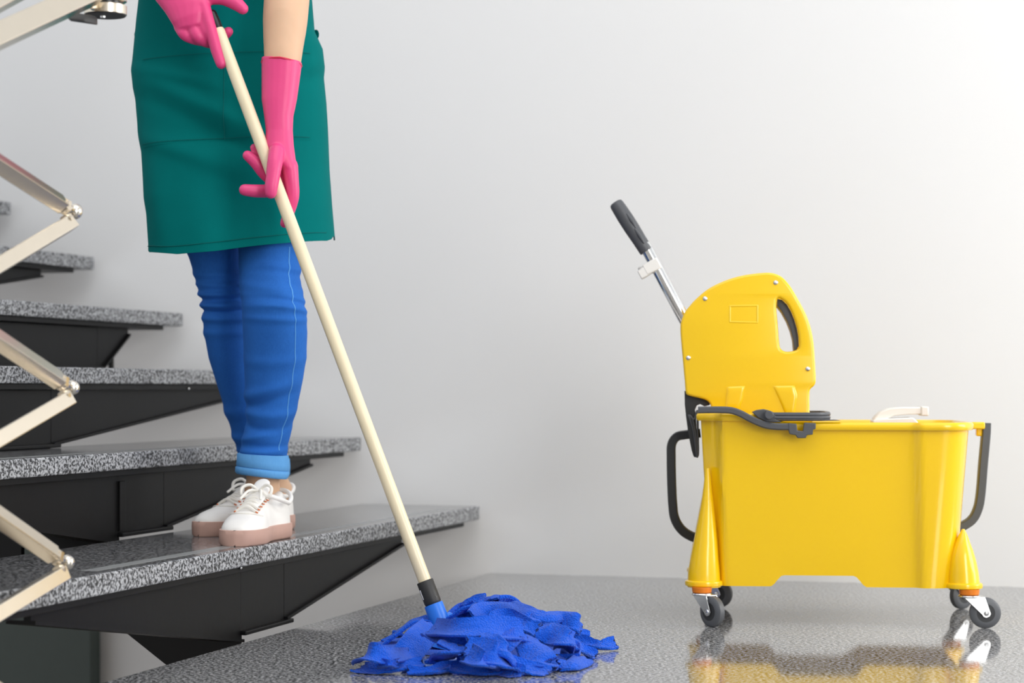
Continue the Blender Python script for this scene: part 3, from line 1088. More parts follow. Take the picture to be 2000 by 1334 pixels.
m_ = MB()
flat_strip(m_, [(352, 338), (480, 336), (610, 336), (720, 345), (820, 380), (910, 428), (1000, 470), (1090, 502), (1200, 517), (1340, 520)], CB, 0.0132, 0.014)
arm = m_.build('clamp_arm', M['grey_plastic'], wr)
m_ = MB()
pc = [zq(x, y, CB) for x, y in ((935, 360), (985, 338), (1060, 328), (1120, 340), (1190, 370), (1200, 440), (1260, 470), (1100, 470), (1000, 420))]
m_.prism([B(a, CB + 0.004, z) for a, z in pc], BX * 0.010)
m_.build('pivot_plate', M['grey_plastic'], wr, bevel=0.0015)
a, z = zq(1122, 392, CB)
m_ = MB()
m_.lathe(B(a, CB + 0.004, z), -BX, [(0, 0.0085), (0.019, 0.0085), (0.0205, 0.0072), (0.0205, 0.0)], 26)
m_.build('pivot_pin', M['grey_plastic'], wr)
# hoop round the lower wringer
a0, z0 = zq(1122, 405, CB)
a1, _ = zq(1785, 405, CB)
hz = zq(1450, 405, CB)[1]
hoop = []
for pa, pb in ((a0, -0.184), (a0 + 0.05, -0.188), (a1 - 0.03, -0.188), (a1 - 0.008, -0.168), (a1, -0.11), (a1, 0.08), (a1 - 0.02, 0.12), (a0 - 0.04, 0.12), (a0 - 0.07, 0.10), (a0 - 0.07, 0.06)):
    hoop.append(B(pa, pb, hz))
m_ = MB()
c = catmull(hoop, 6)
rings = []
for i, p in enumerate(c):
    t = (c[min(i + 1, len(c) - 1)] - c[max(i - 1, 0)]).normalized()
    s = t.cross(Vector((0, 0, 1)))
    rings.append([p + s * ds * 0.004 + Vector((0, 0, dz * 0.0072)) for ds, dz in ((-1, -1), (1, -1), (1.4, -.4), (1.0, 0), (1.4, .4), (1, 1), (-1, 1))])
m_.loft(rings)
m_.build('hoop', M['grey_plastic'], wr, angle=30)
# clasp over the rim
m_ = MB()
for pts in ([(1330, 480), (1420, 488), (1428, 560), (1490, 568), (1500, 490), (1505, 474), (1630, 482), (1626, 545), (1600, 548), (1595, 605), (1530, 610), (1520, 642), (1430, 642), (1410, 610), (1345, 600), (1335, 570)],):
    q = [zq(x, y, CB) for x, y in pts]
    m_.prism([B(a, CB - 0.008, z) for a, z in q], BX * 0.016)
m_.build('clasp', M['grey_plastic'], wr, bevel=0.0015)
m_ = MB()
q = [zq(x, y, -0.168) for x, y in ((1200, 452), (1640, 452), (1840, 448), (1900, 456), (1640, 462), (1200, 464))]
m_.prism([B(a, -0.184, z + 0.001) for a, z in q], BX * 0.05)
m_.build('rim_flange', M['grey_plastic'], wr, bevel=0.001)
# rear bracket hooked over the end of the bucket
m_ = MB()
br = [(222, 130), (470, 130), (500, 285), (440, 300), (395, 275), (355, 290), (335, 340), (345, 400), (352, 560), (360, 800), (358, 840), (340, 858), (322, 848), (300, 780), (262, 590), (240, 420), (225, 280)]
q = [zq(x, y, -0.10) for x, y in br]
m_.prism([B(a - 0.0035, -0.078, z) for a, z in q], BX * 0.054)
bk = m_.build('hook_bracket', M['dark_plastic'], wr, bevel=0.0012)
m_ = MB()
for pts in ([(250, 400), (300, 560), (320, 700), (340, 850)], [(345, 350), (348, 560), (352, 800), (342, 850)], [(262, 400), (300, 470), (330, 640), (334, 780)], [(262, 400), (310, 440), (340, 350)]):
    c = catmull([Vector((*zq(x, y, -0.107), 0)) for x, y in pts], 5)
    m_.tube([B(p.x, -0.080, p.y) for p in c], 0.0022, n=8)
m_.build('bracket_rib', M['grey_plastic'], bk)

# ------------------------------------------------------------------ mop
PT, PB = P(428, 62, 3.865), P(832, 1141, 3.745)
pd = (PB - PT).normalized()
mop = thing('mop', 'wet mop with a pale wooden pole and blue cloth strips spread on granite', 'mop', G(905, 1262, 0.0))
m_ = MB()
m_.tube([PT.lerp(PB, i / 8) for i in range(9)], [0.0112] + [0.0118] * 8, n=24)
m_.build('pole', M['wood'], mop)
m_ = MB()
cap0 = PT - pd * 0.036
m_.tube([cap0, PT - pd * 0.02, PT + pd * 0.004], [0.0085, 0.0095, 0.0095], n=20)
m_.build('hanging_cap', M['black_cap'], mop)
CE = P(848, 1184, 3.735)
m_ = MB()
m_.lathe(PB - pd * 0.006, pd, [(0, 0.0118), (0.0, 0.0146), (0.001, 0.0152), (0.040, 0.0155), (0.042, 0.0150), (0.045, 0.0135), (0.05, 0.0135)], 28)
col_ = m_.build('collar', M['collar'], mop)
m_ = MB()
sd = pd.cross(Vector((0, 1, 0))).normalized()
if sd.x > 0:
    sd = -sd
fr = (Vector((0, -1, 0)) + sd * 1.7).normalized()
fr = (fr - pd * fr.dot(pd)).normalized()
m_.box(PB + pd * 0.016 + fr * 0.0155, pd * 0.009, pd.cross(fr) * 0.0009, fr * 0.0005)
m_.build('mark', M['mark'], col_)
m_ = MB()
fr2 = (Vector((0, -1, 0)) - sd * 0.8).normalized()
m_.lathe(PB + pd * 0.026 + fr2 * 0.0150, fr2, [(0, 0.0016), (0.0008, 0.0014), (0.0009, 0.0)], 10)
m_.build('rivet', M['black_cap'], col_)
m_ = MB()
m_.lathe(CE - pd * 0.004, pd, [(0, 0.012), (0, 0.0168), (0.0015, 0.0172), (0.040, 0.0178), (0.052, 0.018)], 28)
s1 = P(876, 1206, 3.74)
m_.tube([CE + pd * 0.03, s1, P(900, 1222, 3.75)], [0.012, 0.0105, 0.010], n=16)
m_.lathe(G(868, 1240, 0.026), (0.2, 0.0, 1), [(-0.020, 0.0), (-0.02, 0.040), (0.004, 0.036), (0.008, 0.026), (0.008, 0.0)], 26)
m_.build('socket', M['socket'], mop)

MC = Vector((-0.045, 3.725, 0))
MA, MBs, MH = 0.190, 0.142, 0.052


def mound(x, y):
    dx, dy = (x - MC.x), (y - MC.y)
    # crown sits to the right of the socket
    r2 = (dx / MA) ** 2 + (dy / MBs) ** 2
    h = MH * max(0.0, 1 - r2) ** 0.75
    g = 0.016 * math.exp(-(((dx - 0.015) / 0.08) ** 2 + ((dy - 0.05) / 0.06) ** 2))
    return h + g


m_ = MB()
NR, NA = 14, 48
ringz = []
for i in range(NR + 1):
    r = 1.10 * (1 - i / NR)
    ringz.append([Vector((MC.x + MA * r * math.cos(2 * math.pi * j / NA), MC.y + MBs * r * math.sin(2 * math.pi * j / NA), 0)) for j in range(NA)])
for r_, ring in enumerate(ringz):
    for p in ring:
        p.z = max(0.0045 if r_ > 0 else 0.001, mound(p.x, p.y) - 0.027 + 0.006 * noise.noise(p * 30))
m_.loft(ringz)
m_.build('cloth_bundle', M['terry'], mop)


def strip(ctrl, width, ruffle=0.3, seed=0, thick=0.0042, name='cloth_strip', rolls=None, bow=None):
    """terry ribbon through world points; lies flat except for a waving roll; both faces and edges are real"""
    rnd = random.Random(seed)
    if bow is None:
        bow = rnd.choice((-0.007, -0.005, -0.003, 0.005))
    c = catmull(ctrl, 10)
    n = len(c)
    ph = rnd.uniform(0, 6.28)
    fq = rnd.uniform(1.0, 1.8)
    NW = 8
    front, back = [], []
    for i, p in enumerate(c):
        s = i / (n - 1)
        t = (c[min(i + 1, n - 1)] - c[max(i - 1, 0)]).normalized()
        side = t.cross(Vector((0, 0, 1)))
        if side.length < 1e-4:
            side = Vector((1, 0, 0))
        side.normalize()
        if side.y > 0 and abs(side.y) > 0.15 and rolls:
            side = -side
        up = side.cross(t).normalized()
        if up.z < 0:
            up = -up
        if rolls:
            k = s * (len(rolls) - 1)
            j = min(int(k), len(rolls) - 2)
            ro = lerp(rolls[j], rolls[j + 1], smooth01(k - j))
        else:
            ro = ruffle * math.sin(ph + fq * 2 * math.pi * s)
        # a positive lean lets the near edge drop
        d = side * math.cos(ro) - up * math.sin(ro)
        nn = up * math.cos(ro) + side * math.sin(ro)
        wv = width * (0.92 + 0.1 * math.sin(5 * s + ph))
        rf, rb = [], []
        for j in range(NW + 1):
            w = (j / NW - 0.5)
            crv = bow * (0.25 - w * w) * 4 + 0.0030 * math.sin(ph + 8 * s + 4.5 * w) * (0.3 + abs(w)) + 0.0020 * noise.noise(Vector((s * 9 + seed, w * 4, seed * 1.7)))
            q = p + d * w * wv + nn * crv
            if i in (0, n - 1):
                q += t * 0.003 * math.sin(j * 2.1 + seed)
            th = thick * (0.42 + 0.34 * abs(2 * w) ** 6)
            rf.append(q + nn * th)
            rb.append(q - nn * th)
        front.append(rf)
        back.append(rb)
    lowest = min(min(q.z for q in r) for r in back)
    rings = []
    for rf, rb in zip(front, back):
        ring = rf + [rf[-1].lerp(rb[-1], .5) + (rf[-1] - rf[-2]).normalized() * thick * .4] + rb[::-1] + [rf[0].lerp(rb[0], .5) + (rf[0] - rf[1]).normalized() * thick * .4]
        for q in ring:
            if q.z < 0.0012:
                q.z = 0.0012 + 0.15 * max(0, q.z + 0.02) * 0.1
        rings.append(ring)
    m_ = MB()
    m_.loft(rings)
    return m_.build(name, M['terry'], mop, angle=38)


def drape(angle, length, width, seed, lift=0.006, start=0.02, meander=0.22):
    """a strip that lies over the mound and runs out over the floor"""
    rnd = random.Random(seed)
    pts = []
    a = angle
    p = Vector((MC.x + start * math.cos(a), MC.y + 0.02 + start * math.sin(a), 0))
    st = 9
    ph, am = rnd.uniform(0, 6.28), rnd.uniform(.004, .010)
    for i in range(st + 1):
        s = i / st
        h = mound(p.x, p.y) + lift * (1 - 0.5 * s) + am * math.sin(ph + 9.0 * s)
        pts.append(Vector((p.x, p.y, max(0.0045, h))))
        a += rnd.uniform(-meander, meander)
        p = p + Vector((math.cos(a), math.sin(a), 0)) * length / st
    return strip(pts, width, ruffle=rnd.uniform(0.15, 0.38), seed=seed)


for i in range(18):
    ang = 2 * math.pi * i / 18 + random.uniform(-0.1, 0.1)
    if math.sin(ang) < -0.15:
        continue
    front = False
    ln = 0.120 + 0.06 * abs(math.cos(ang)) + random.uniform(-0.02, 0.02) - (0.02 if front else 0)
    drape(ang, ln, random.uniform(0.044, 0.056), 100 + i, lift=-0.004 if front else 0.002 + 0.003 * (i % 4))
# strips that the photograph shows one by one: (crop x, crop y, height), width, lean along the strip
K = [
    ([(760, 410, .046), (830, 345, .058), (920, 312, .066), (1010, 298, .068), (1085, 320, .062)], .046, [.5, .9, 1.0, .9, .7]),
    ([(880, 392, .056), (935, 338, .065), (1030, 322, .068), (1130, 342, .066), (1225, 405, .058), (1335, 455, .044)], .044, [1.0, .9, .7, .5, .6, .8]),
    ([(1140, 318, .058), (1260, 356, .056), (1380, 384, .050), (1475, 374, .050), (1560, 412, .042), (1592, 470, .026)], .040, [.6, .4, .7, .5, .8, 1.1]),
    ([(1250, 425, .052), (1380, 425, .048), (1500, 440, .040), (1588, 478, .026)], .052, [.9, 1.1, 1.1, 1.0]),
    ([(1030, 398, .062), (1120, 384, .063), (1230, 424, .056), (1315, 464, .046)], .040, [.8, .9, .8, .8]),
    ([(596, 446, .048), (700, 456, .058), (850, 446, .063), (1000, 444, .062), (1130, 456, .056), (1240, 478, .048)], .054, [.6, .75, .8, .8, .8, .9]),
    ([(605, 446, .052), (535, 520, .040), (462, 600, .026), (388, 645, .014)], .056, [.7, .8, .8, .6]),
    ([(480, 625, .018), (380, 630, .024), (280, 628, .030), (185, 612, .034), (128, 668, .014)], .036, [.7, 1.0, 1.1, .9, .6]),
    ([(124, 712, .008), (250, 722, .008), (400, 708, .010), (560, 690, .012)], .044, [.3, .4, .3, .5]),
    ([(250, 690, .018), (320, 690, .020), (394, 688, .018)], .018, [1.0, .9, 1.0]),
    ([(612, 452, .058), (690, 486, .056), (765, 528, .047), (812, 590, .032), (812, 676, .014)], .046, [.5, .9, .9, .8, .7]),
    ([(770, 560, .036), (720, 610, .026), (670, 670, .015), (625, 738, .006)], .062, [.2, .1, .2, .1]),
    ([(450, 742, .006), (600, 740, .007), (720, 706, .012), (850, 718, .011), (960, 745, .006), (1060, 735, .007)], .032, [.4, .3, .6, .5, .3, .4]),
    ([(840, 575, .044), (930, 585, .042), (1010, 615, .037), (1085, 650, .028), (1170, 695, .018), (1290, 724, .010), (1385, 746, .006)], .052, [.8, .7, .8, .7, .6, .5, .3]),
    ([(850, 620, .030), (950, 668, .022), (1035, 690, .018), (1125, 738, .009), (1195, 762, .005)], .044, [.8, .7, .9, .6, .4]),
    ([(1175, 492, .055), (1235, 545, .046), (1295, 610, .033), (1338, 680, .016), (1352, 722, .005)], .064, [-.3, .1, .2, .1, .1]),
    ([(1190, 486, .055), (1125, 540, .045), (1070, 580, .036), (1000, 610, .030)], .034, [.9, 1.0, .9, .8]),
    ([(1335, 470, .046), (1420, 496, .041), (1500, 536, .034), (1490, 610, .020)], .048, [.7, .8, .6, .4]),
    ([(1500, 520, .042), (1540, 585, .027), (1522, 655, .013), (1480, 716, .005)], .046, [-.2, .2, .2, .1]),
    ([(1490, 512, .040), (1580, 560, .026), (1650, 610, .013), (1700, 642, .005)], .046, [.7, .6, .5, .3]),
    ([(1460, 712, .007), (1550, 700, .009), (1628, 668, .007)], .036, [.5, .5, .3]),
    ([(1560, 520, .024), (1660, 552, .013), (1750, 562, .011), (1840, 552, .012)], .032, [.5, .6, .5, .6]),
    ([(930, 540, .050), (1020, 560, .046), (1090, 610, .036), (1150, 690, .018)], .040, [.8, .8, .6, .5]),
    ([(1230, 690, .014), (1320, 700, .011), (1440, 690, .010)], .040, [.4, .5, .4]),
]
for i, (pts, wd, rolls) in enumerate(K):
    strip([G(664 + x / 3.413, 1094 + y / 3.413, z + 0.007 * (i % 3 - 0.5) * (z > 0.02)) for x, y, z in pts], wd * 0.84, seed=300 + i, rolls=rolls)

# ------------------------------------------------------------------ the person
T2 = top[2]
TY = 4.10
person = thing('person', 'person in a teal apron, jeans and pink gloves holding the mop on the step', 'person', P(500, 1040, 4.1))
person.location.z = T2

# bare body: one continuous skin from head to feet
LA, LK, LH = P(512, 960, 4.10), P(534, 580, 4.02), P(540, 215, 4.10)
RA, RK, RHp = P(538, 960, 4.31), P(430, 580, 4.14), P(375, 215, 4.12)
neck, chest = P(452, -420, 4.12), P(455, -240, 4.13)
LS, RS = P(600, -300, 4.12), P(300, -300, 4.12)
LE, LW = P(564, -55, 3.94), P(547, 225, 3.872)
RE, RW = P(225, -150, 4.02), P(340, 0, 3.875)
b_ = MB()


def ell(c, rx, ry, n=28):
    return [Vector((c.x + rx * math.cos(2 * math.pi * j / n), c.y + ry * math.sin(2 * math.pi * j / n), c.z)) for j in range(n)]


tor = [(260, .09, .08), (215, .150, .10), (150, .155, .10), (60, .140, .092), (-20, .128, .088), (-100, .135, .10), (-190, .150, .115), (-260, .160, .11), (-310, .155, .09), (-345, .10, .07)]
b_.loft([ell(P(444, y, 4.13), rx, ry) for y, rx, ry in tor])
lrows = [(190, 455, 620), (330, 460, 600), (480, 466, 588), (520, 467, 586), (560, 468, 588), (600, 473, 597), (650, 475, 600), (700, 477, 598), (760, 479, 588), (820, 481, 574), (860, 474, 565), (890, 470, 560)]
rrows = [(190, 290, 460), (330, 325, 468), (480, 359, 474), (505, 370, 476), (560, 387, 482), (600, 395, 487), (650, 399, 492), (700, 408, 498), (760, 427, 506), (820, 446, 524), (870, 462, 545), (900, 474, 556)]
Ysl = [(190, 4.10), (480, 4.06), (600, 4.02), (700, 4.05), (890, 4.085)]
Ysr = [(190, 4.12), (480, 4.14), (600, 4.15), (700, 4.19), (900, 4.27)]
for rw, yc, a_ in ((lrows, Ysl, LA), (rrows, Ysr, RA)):
    cs, rs = [], []
    for y in (190, 260, 330, 400, 480, 560, 640, 720, 800, 860):
        l, r = table(rw, y)
        Yc = table(yc, y)[0]
        cs.append(P((l + r) / 2, y, Yc))
        rs.append(min(0.072, (r - l) / 2 / F * Yc * 0.72))
    b_.tube(cs + [a_], rs + [.034], n=20)
# ankles and feet inside the shoes
def foot_dir(yaw):
    return Vector((-math.sin(yaw), -math.cos(yaw), 0))


YL, YR = math.radians(13), math.radians(27)
for a_, yaw in ((LA, YL), (RA, YR)):
    d = foot_dir(yaw)
    g = Vector((a_.x, a_.y, T2))
    b_.tube([a_, g + Vector((0, 0, .075)), g + d * .04 + Vector((0, 0, .048)), g + d * .12 + Vector((0, 0, .036))], [.037, .035, .025, .016], n=16)
b_.tube([LS, LS.lerp(LE, .5), LE, P(557, 40, 3.895), P(552, 118, 3.872), LW], [.046, .045, .0445, .0425, .035, .025], n=20)
b_.tube([RS, RS.lerp(RE, .5), RE, RE.lerp(RW, .4), RW], [.046, .045, .041, .034, .024], n=20)
b_.tube([chest.lerp(neck, .6), neck, P(452, -480, 4.10)], [.055, .050, .050], n=20)
hc = P(452, -590, 4.07)
b_.loft([[hc + Vector((rr * .075 * math.cos(2 * math.pi * j / 24), rr * .092 * math.sin(2 * math.pi * j / 24), zz * .115)) for j in range(24)] for zz, rr in [(math.sin(q), math.cos(q)) for q in [math.radians(d) for d in range(-85, 90, 10)]]])
b_.tube([hc + Vector((0, -.088, .012)), hc + Vector((0, -.104, -.022))], [.007, .012], n=10)
for s_ in (-1, 1):
    b_.tube([hc + Vector((s_ * .074, .0, .015)), hc + Vector((s_ * .078, .005, -.02))], [.012, .009], n=10)
body_me = voxel_body(b_, 0.007, 6, M['skin'], 'body')
link('body', body_me, person)
# face and hair
m_ = MB()
for s_ in (-1, 1):
    m_.ball(hc + Vector((s_ * .030, -.078, .006)), .0105, 8)
m_.build('eyes', M['white_plastic'], person)
m_ = MB()
m_.tube([hc + Vector((-.02, -.083, -.05)), hc + Vector((0, -.090, -.049)), hc + Vector((.02, -.083, -.05))], [.004, .006, .004], n=10)
m_.build('lips', M['pink'], person)
m_ = MB()
m_.loft([[hc + Vector((rr * .088 * math.cos(2 * math.pi * j / 24), .022 + rr * .098 * math.sin(2 * math.pi * j / 24), .020 + zz * .118)) for j in range(24)] for zz, rr in [(math.sin(q), math.cos(q)) for q in [math.radians(d) for d in range(-50, 90, 10)]]])
m_.tube([hc + Vector((0, .10, .0)), hc + Vector((0, .14, -.08)), hc + Vector((0, .12, -.20))], [.035, .038, .012], n=16)
m_.build('hair', M['hair'], person)
# short-sleeved shirt
m_ = MB()
m_.loft([ell(P(444, y, 4.13), rx + .014, ry + .012) for y, rx, ry in tor if -340 < y < 120])
for s_, e_ in ((LS, LE), (RS, RE)):
    m_.tube([P(444, -270, 4.13).lerp(s_, .5), s_, s_.lerp(e_, .4), s_.lerp(e_, .62)], [.07, .066, .060, .062], n=20, round_ends=False)
link('shirt', voxel_body(m_, 0.007, 4, M['shirt'], 'shirt'), person)


# jeans ---------------------------------------------------------------
def folds(y, ang, side):
    """outward wrinkles of the denim, metres"""
    w = 0.0
    for yc, wid, amp, ph, sk in side:
        d = (y - yc - sk * math.sin(ang + ph)) / wid
        w += amp * math.exp(-d * d) * (0.55 + 0.45 * math.sin(ang * 1.0 + ph))
    return w * 1.45


fl_left = [(522, 7, .0032, 1.2, 6), (535, 6, -.0028, 1.2, 6), (560, 9, .0036, 2.2, 10), (584, 6, .0040, 0.6, 8), (592, 5, -.0050, 0.6, 8), (603, 6, .0040, 1.0, 7), (622, 7, .0026, 2.6, 5), (700, 12, .0022, 3.2, 10),
           (755, 12, .0045, 4.2, 18), (775, 9, -.0040, 4.2, 18), (800, 12, .0045, 3.0, 14), (824, 8, -.0038, 3.0, 16), (846, 10, .0050, 4.6, 14), (866, 8, -.0035, 2.6, 8), (878, 7, .0045, 3.6, 4)]
fl_right = [(535, 7, .0028, 3.2, 5), (556, 6, .0040, 3.0, 4), (574, 6, .0044, 3.4, 4), (583, 5, -.0042, 3.4, 4), (596, 6, .0050, 3.2, 4), (606, 4, -.0040, 3.2, 3), (622, 6, .0042, 3.0, 4), (650, 8, .0022, 3.4, 3), (800, 12, .0030, 3.8, 8), (850, 10, .0040, 3.4, 8), (880, 8, .0040, 3.2, 5)]


def trouser(rows, fl, Ys, n=56):
    rings = []
    y = rows[0][0]
    yend = rows[-1][0]
    while y <= yend + .01:
        l, r = table(rows, y)
        Yc = table(Ys, y)[0]
        c = P((l + r) / 2, y, Yc)
        hw = (r - l) / 2 / F * Yc
        ring = []
        for j in range(n):
            a = 2 * math.pi * j / n
            wt = (0.40 + 0.60 * max(0.0, -math.sin(a))) if fl is fl_left else 1.0
            k = 1 + (folds(y, a, fl) * wt if y > 500 else 0) / hw
            ring.append(Vector((c.x + hw * k * math.cos(a), c.y + hw * 1.08 * k * math.sin(a), c.z)))
        rings.append(ring)
        y += 3.0
    return rings


m_ = MB()
m_.loft(trouser(lrows, fl_left, Ysl))
m_.loft(trouser(rrows, fl_right, Ysr))
m_.loft([ell(P(444, y, 4.13), rx + .010, ry + .010) for y, rx, ry in tor if y > 20], cap=True)
jeans = m_.build('jeans', M['denim'], person, angle=70)
# outer seam of the nearer leg
m_ = MB()
seam = []
y = 486
while y < 880:
    l, r = table(lrows, y)
    Yc = table(Ysl, y)[0]
    a = -0.78
    hw = (r - l) / 2 / F * Yc
    k = 1 + folds(y, a + 2 * math.pi, fl_left) * (0.40 + 0.60 * 0.703) / hw
    c = P((l + r) / 2, y, Yc)
    seam.append(Vector((c.x + hw * k * math.cos(a), c.y + hw * 1.08 * k * math.sin(a), c.z)))
    y += 4
m_.tube(seam, 0.0013, n=6)
m_.build('side_seam', M['stitch'], jeans)


def cuff(rows, Yc, drop, label):
    m_ = MB()
    rings = []
    n = 48
    prof = []
    for y, l, r in rows:
        prof.append((y, l, r))
    for inner in (0, 1):
        seq = prof if not inner else prof[::-1]
        for y, l, r in seq:
            c = P((l + r) / 2, y, Yc)
            hw = (r - l) / 2 / F * Yc - inner * 0.004
            ring = []
            for j in range(n):
                a = 2 * math.pi * j / n
                tilt = drop * (math.cos(a - 0.1)) * (1 if y > 900 else 0.35)
                wob = 0.0018 * math.sin(3 * a + y * .05)
                ring.append(Vector((c.x + (hw + wob) * math.cos(a), c.y + (hw + wob) * 1.06 * math.sin(a), c.z - tilt)))
            rings.append(ring)
    rings.append(rings[0])
    m_.loft(rings, cap=False)
    return m_.build('cuff', M['denim_cuff'], jeans, angle=60)


cuff([(886, 466, 556), (888, 462, 562), (902, 461, 563), (913, 460, 563), (915, 462, 561), (917, 459, 563), (921, 459, 563), (926, 459, 562), (930, 462, 559)], 4.085, 0.006, '')
cuff([(893, 474, 560), (895, 470, 564), (908, 470, 565), (924, 470, 565), (928, 473, 562)], 4.285, 0.003, '')

# apron ---------------------------------------------------------------
al = [(-260, 330), (-150, 318), (-60, 290), (0, 277), (40, 272), (80, 268), (140, 262), (175, 265), (200, 270), (260, 275), (300, 282), (345, 285), (390, 287), (420, 292), (480, 296), (505, 296)]
ar = [(-260, 585), (-150, 595), (-60, 600), (0, 606), (60, 611), (95, 627), (130, 631), (150, 629), (200, 634), (250, 637), (330, 640), (400, 645), (470, 651), (505, 652)]
bul = lambda x, y, cx, cy, sx, sy, am, ro=0.0: am * math.exp(-((((x - cx) * math.cos(ro) + (y - cy) * math.sin(ro)) / sx) ** 2 + ((-(x - cx) * math.sin(ro) + (y - cy) * math.cos(ro)) / sy) ** 2))


WRAP = math.radians(98)


def apron_point(s, y, lift=0.0, ymap=True):
    """s from -1 to 1 across the front (edges wrap round the hips), y is a photograph row"""
    ph = s * WRAP
    l, r = table(al, y)[0], table(ar, y)[0]
    Yc = 4.115
    cx, hw = (l + r) / 2, (r - l) / 2
    depth = 0.128 + 0.022 * smooth01((y - 100) / 350)
    c = P(cx, y, Yc)
    hwm = hw / F * Yc
    k = 1.0
    x = c.x + hwm * math.sin(ph) * k
    fb = math.cos(ph)
    yy = Yc - depth * (abs(fb) ** 0.8 * (1 if fb > 0 else -1))
    px = cx + hw * math.sin(ph)
    w = 0.0
    # soft drag folds of the cloth
    w += bul(px, y, 400, 215, 120, 14, .007, 0.45) - bul(px, y, 380, 245, 120, 14, .006, 0.45)
    w += bul(px, y, 350, 300, 110, 16, .006, 0.35) - bul(px, y, 420, 280, 90, 18, .006, 0.3)
    w += bul(px, y, 340, 160, 90, 10, .005, 0.25) + bul(px, y, 540, 210, 18, 60, .006, 0.1)
    w -= bul(px, y, 470, 380, 50, 60, .010)
    w += bul(px, y, 330, 420, 24, 90, .007, -0.15) + bul(px, y, 560, 420, 20, 90, .008, -0.1)
    w -= bul(px, y, 460, 440, 30, 70, .007, 0.1)
    w += bul(px, y, 610, 140, 20, 12, .006, -0.6) - bul(px, y, 615, 165, 20, 10, .005, -0.6)
    w *= 1.5
    w += 0.003 * noise.noise(Vector((px * .012, y * .012, 3.0)))
    nrm = Vector((math.sin(ph), -fb, 0))
    p = Vector((x, yy, c.z)) + nrm * (w * max(0, fb) + lift)
    return p


def hem(s):
    ph = s * WRAP
    x = math.sin(ph)
    rows = [(-1.0, 486), (-0.985, 493), (-0.95, 498), (-0.6, 505), (-0.2, 500), (0.2, 491), (0.6, 483), (0.95, 476), (0.985, 472), (1.0, 464)]
    return table(rows, x)[0] - (1 - abs(math.cos(ph))) * 2


NU, NV = 90, 110
m_ = MB()
grid = []
for i in range(NV + 1):
    row = []
    for j in range(NU + 1):
        s = -1 + 2 * j / NU
        # the bib narrows above the waist
        wtop = table([(0.0, 0.62), (0.30, 0.66), (0.36, 1.0), (1.0, 1.0)], i / NV)[0]
        y = lerp(-260, hem(s), i / NV)
        row.append(apron_point(s * wtop, y))
    grid.append(row)
m_.loft(grid, closed=False, cap=False)
ame = m_.mesh('apron', M['apron'], angle=80)
ame = baked(ame, [('SOLIDIFY', dict(thickness=0.0028, offset=1.0))])
apron = link('apron', ame, person)


def apron_patch(x0, x1, y0, y1, name, lift, nx=40, ny=24, tilt=0.0):
    m_ = MB()
    g = []
    for i in range(ny + 1):
        row = []
        for j in range(nx + 1):
            y = lerp(y0, y1, i / ny)
            px = lerp(x0, x1, j / nx)
            y += tilt * (px - x0) / (x1 - x0)
            l, r = table(al, y)[0], table(ar, y)[0]
            q = max(-1, min(1, (px - (l + r) / 2) / ((r - l) / 2)))
            row.append(apron_point(math.asin(q) / WRAP, y, lift))
        g.append(row)
    m_.loft(g, closed=False, cap=False)
    me = m_.mesh(name, M['apron'], angle=80)
    me = baked(me, [('SOLIDIFY', dict(thickness=0.0022, offset=1.0))])
    return link(name, me, apron)


def apron_line(pts, r, name, parent, lift=0.0038):
    m_ = MB()
    q = []
    for x, y in catmull([(x, y, 0) for x, y in pts], 10) and [(p.x, p.y) for p in catmull([(x, y, 0) for x, y in pts], 10)]:
        l, rr = table(al, y)[0], table(ar, y)[0]
        t = max(-1, min(1, (x - (l + rr) / 2) / ((rr - l) / 2)))
        q.append(apron_point(math.asin(t) / WRAP, y, lift))
    m_.tube(q, r, n=6)
    return m_.build(name, M['seam'], parent)


pocket = apron_patch(296, 612, 122, 298, 'pocket', 0.0034, tilt=-14)
apron_line([(456, 124), (456, 205), (457, 288)], 0.0007, 'seam', pocket, 0.0058)
apron_line([(298, 130), (360, 128), (456, 124), (608, 116)], 0.0006, 'seam', pocket, 0.0058)
apron_line([(298, 292), (360, 290), (456, 286), (608, 279)], 0.0006, 'seam', pocket, 0.0058)
apron_line([(300, 476 + 8), (370, 483 + 6), (500, 476), (640, 459)], 0.0008, 'hem_seam', apron)
# waist tie
m_ = MB()
ring = []
for i in range(65):
    s = -1.62 + 3.24 * i / 64
    p = apron_point(max(-1.0, min(1.0, s)), 66, 0.002) if abs(s) <= 1 else None
    if p is None:
        ph = s * WRAP
        l, r = table(al, 66)[0], table(ar, 66)[0]
        c = P((l + r) / 2, 66, 4.115)
        p = Vector((c.x + (r - l) / 2 / F * 4.115 * math.sin(ph), 4.115 - .128 * math.cos(ph), c.z))
    ring.append(p)
m_.tube(ring[:14] , 0.011, n=8, side=(0, 0, 1), flat=0.18)
m_.tube(ring[-14:], 0.011, n=8, side=(0, 0, 1), flat=0.18)
m_.build('waist_tie', M['apron'], apron)
m_ = MB()
for s_ in (-1, 1):
    m_.tube([P(456 + s_ * 95, -255, 3.99), P(456 + s_ * 85, -330, 4.03), P(456 + s_ * 60, -400, 4.10)], .014, n=8, side=(0, 1, 0), flat=0.2)
m_.build('neck_strap', M['apron'], apron)

# gloves --------------------------------------------------------------
PM = 1.0 / F


def axis_Y(x, y):
    """depth of the pole's axis at photograph row y"""
    t = (y - 62) / (1141 - 62)
    return lerp(3.865, 3.745, t)


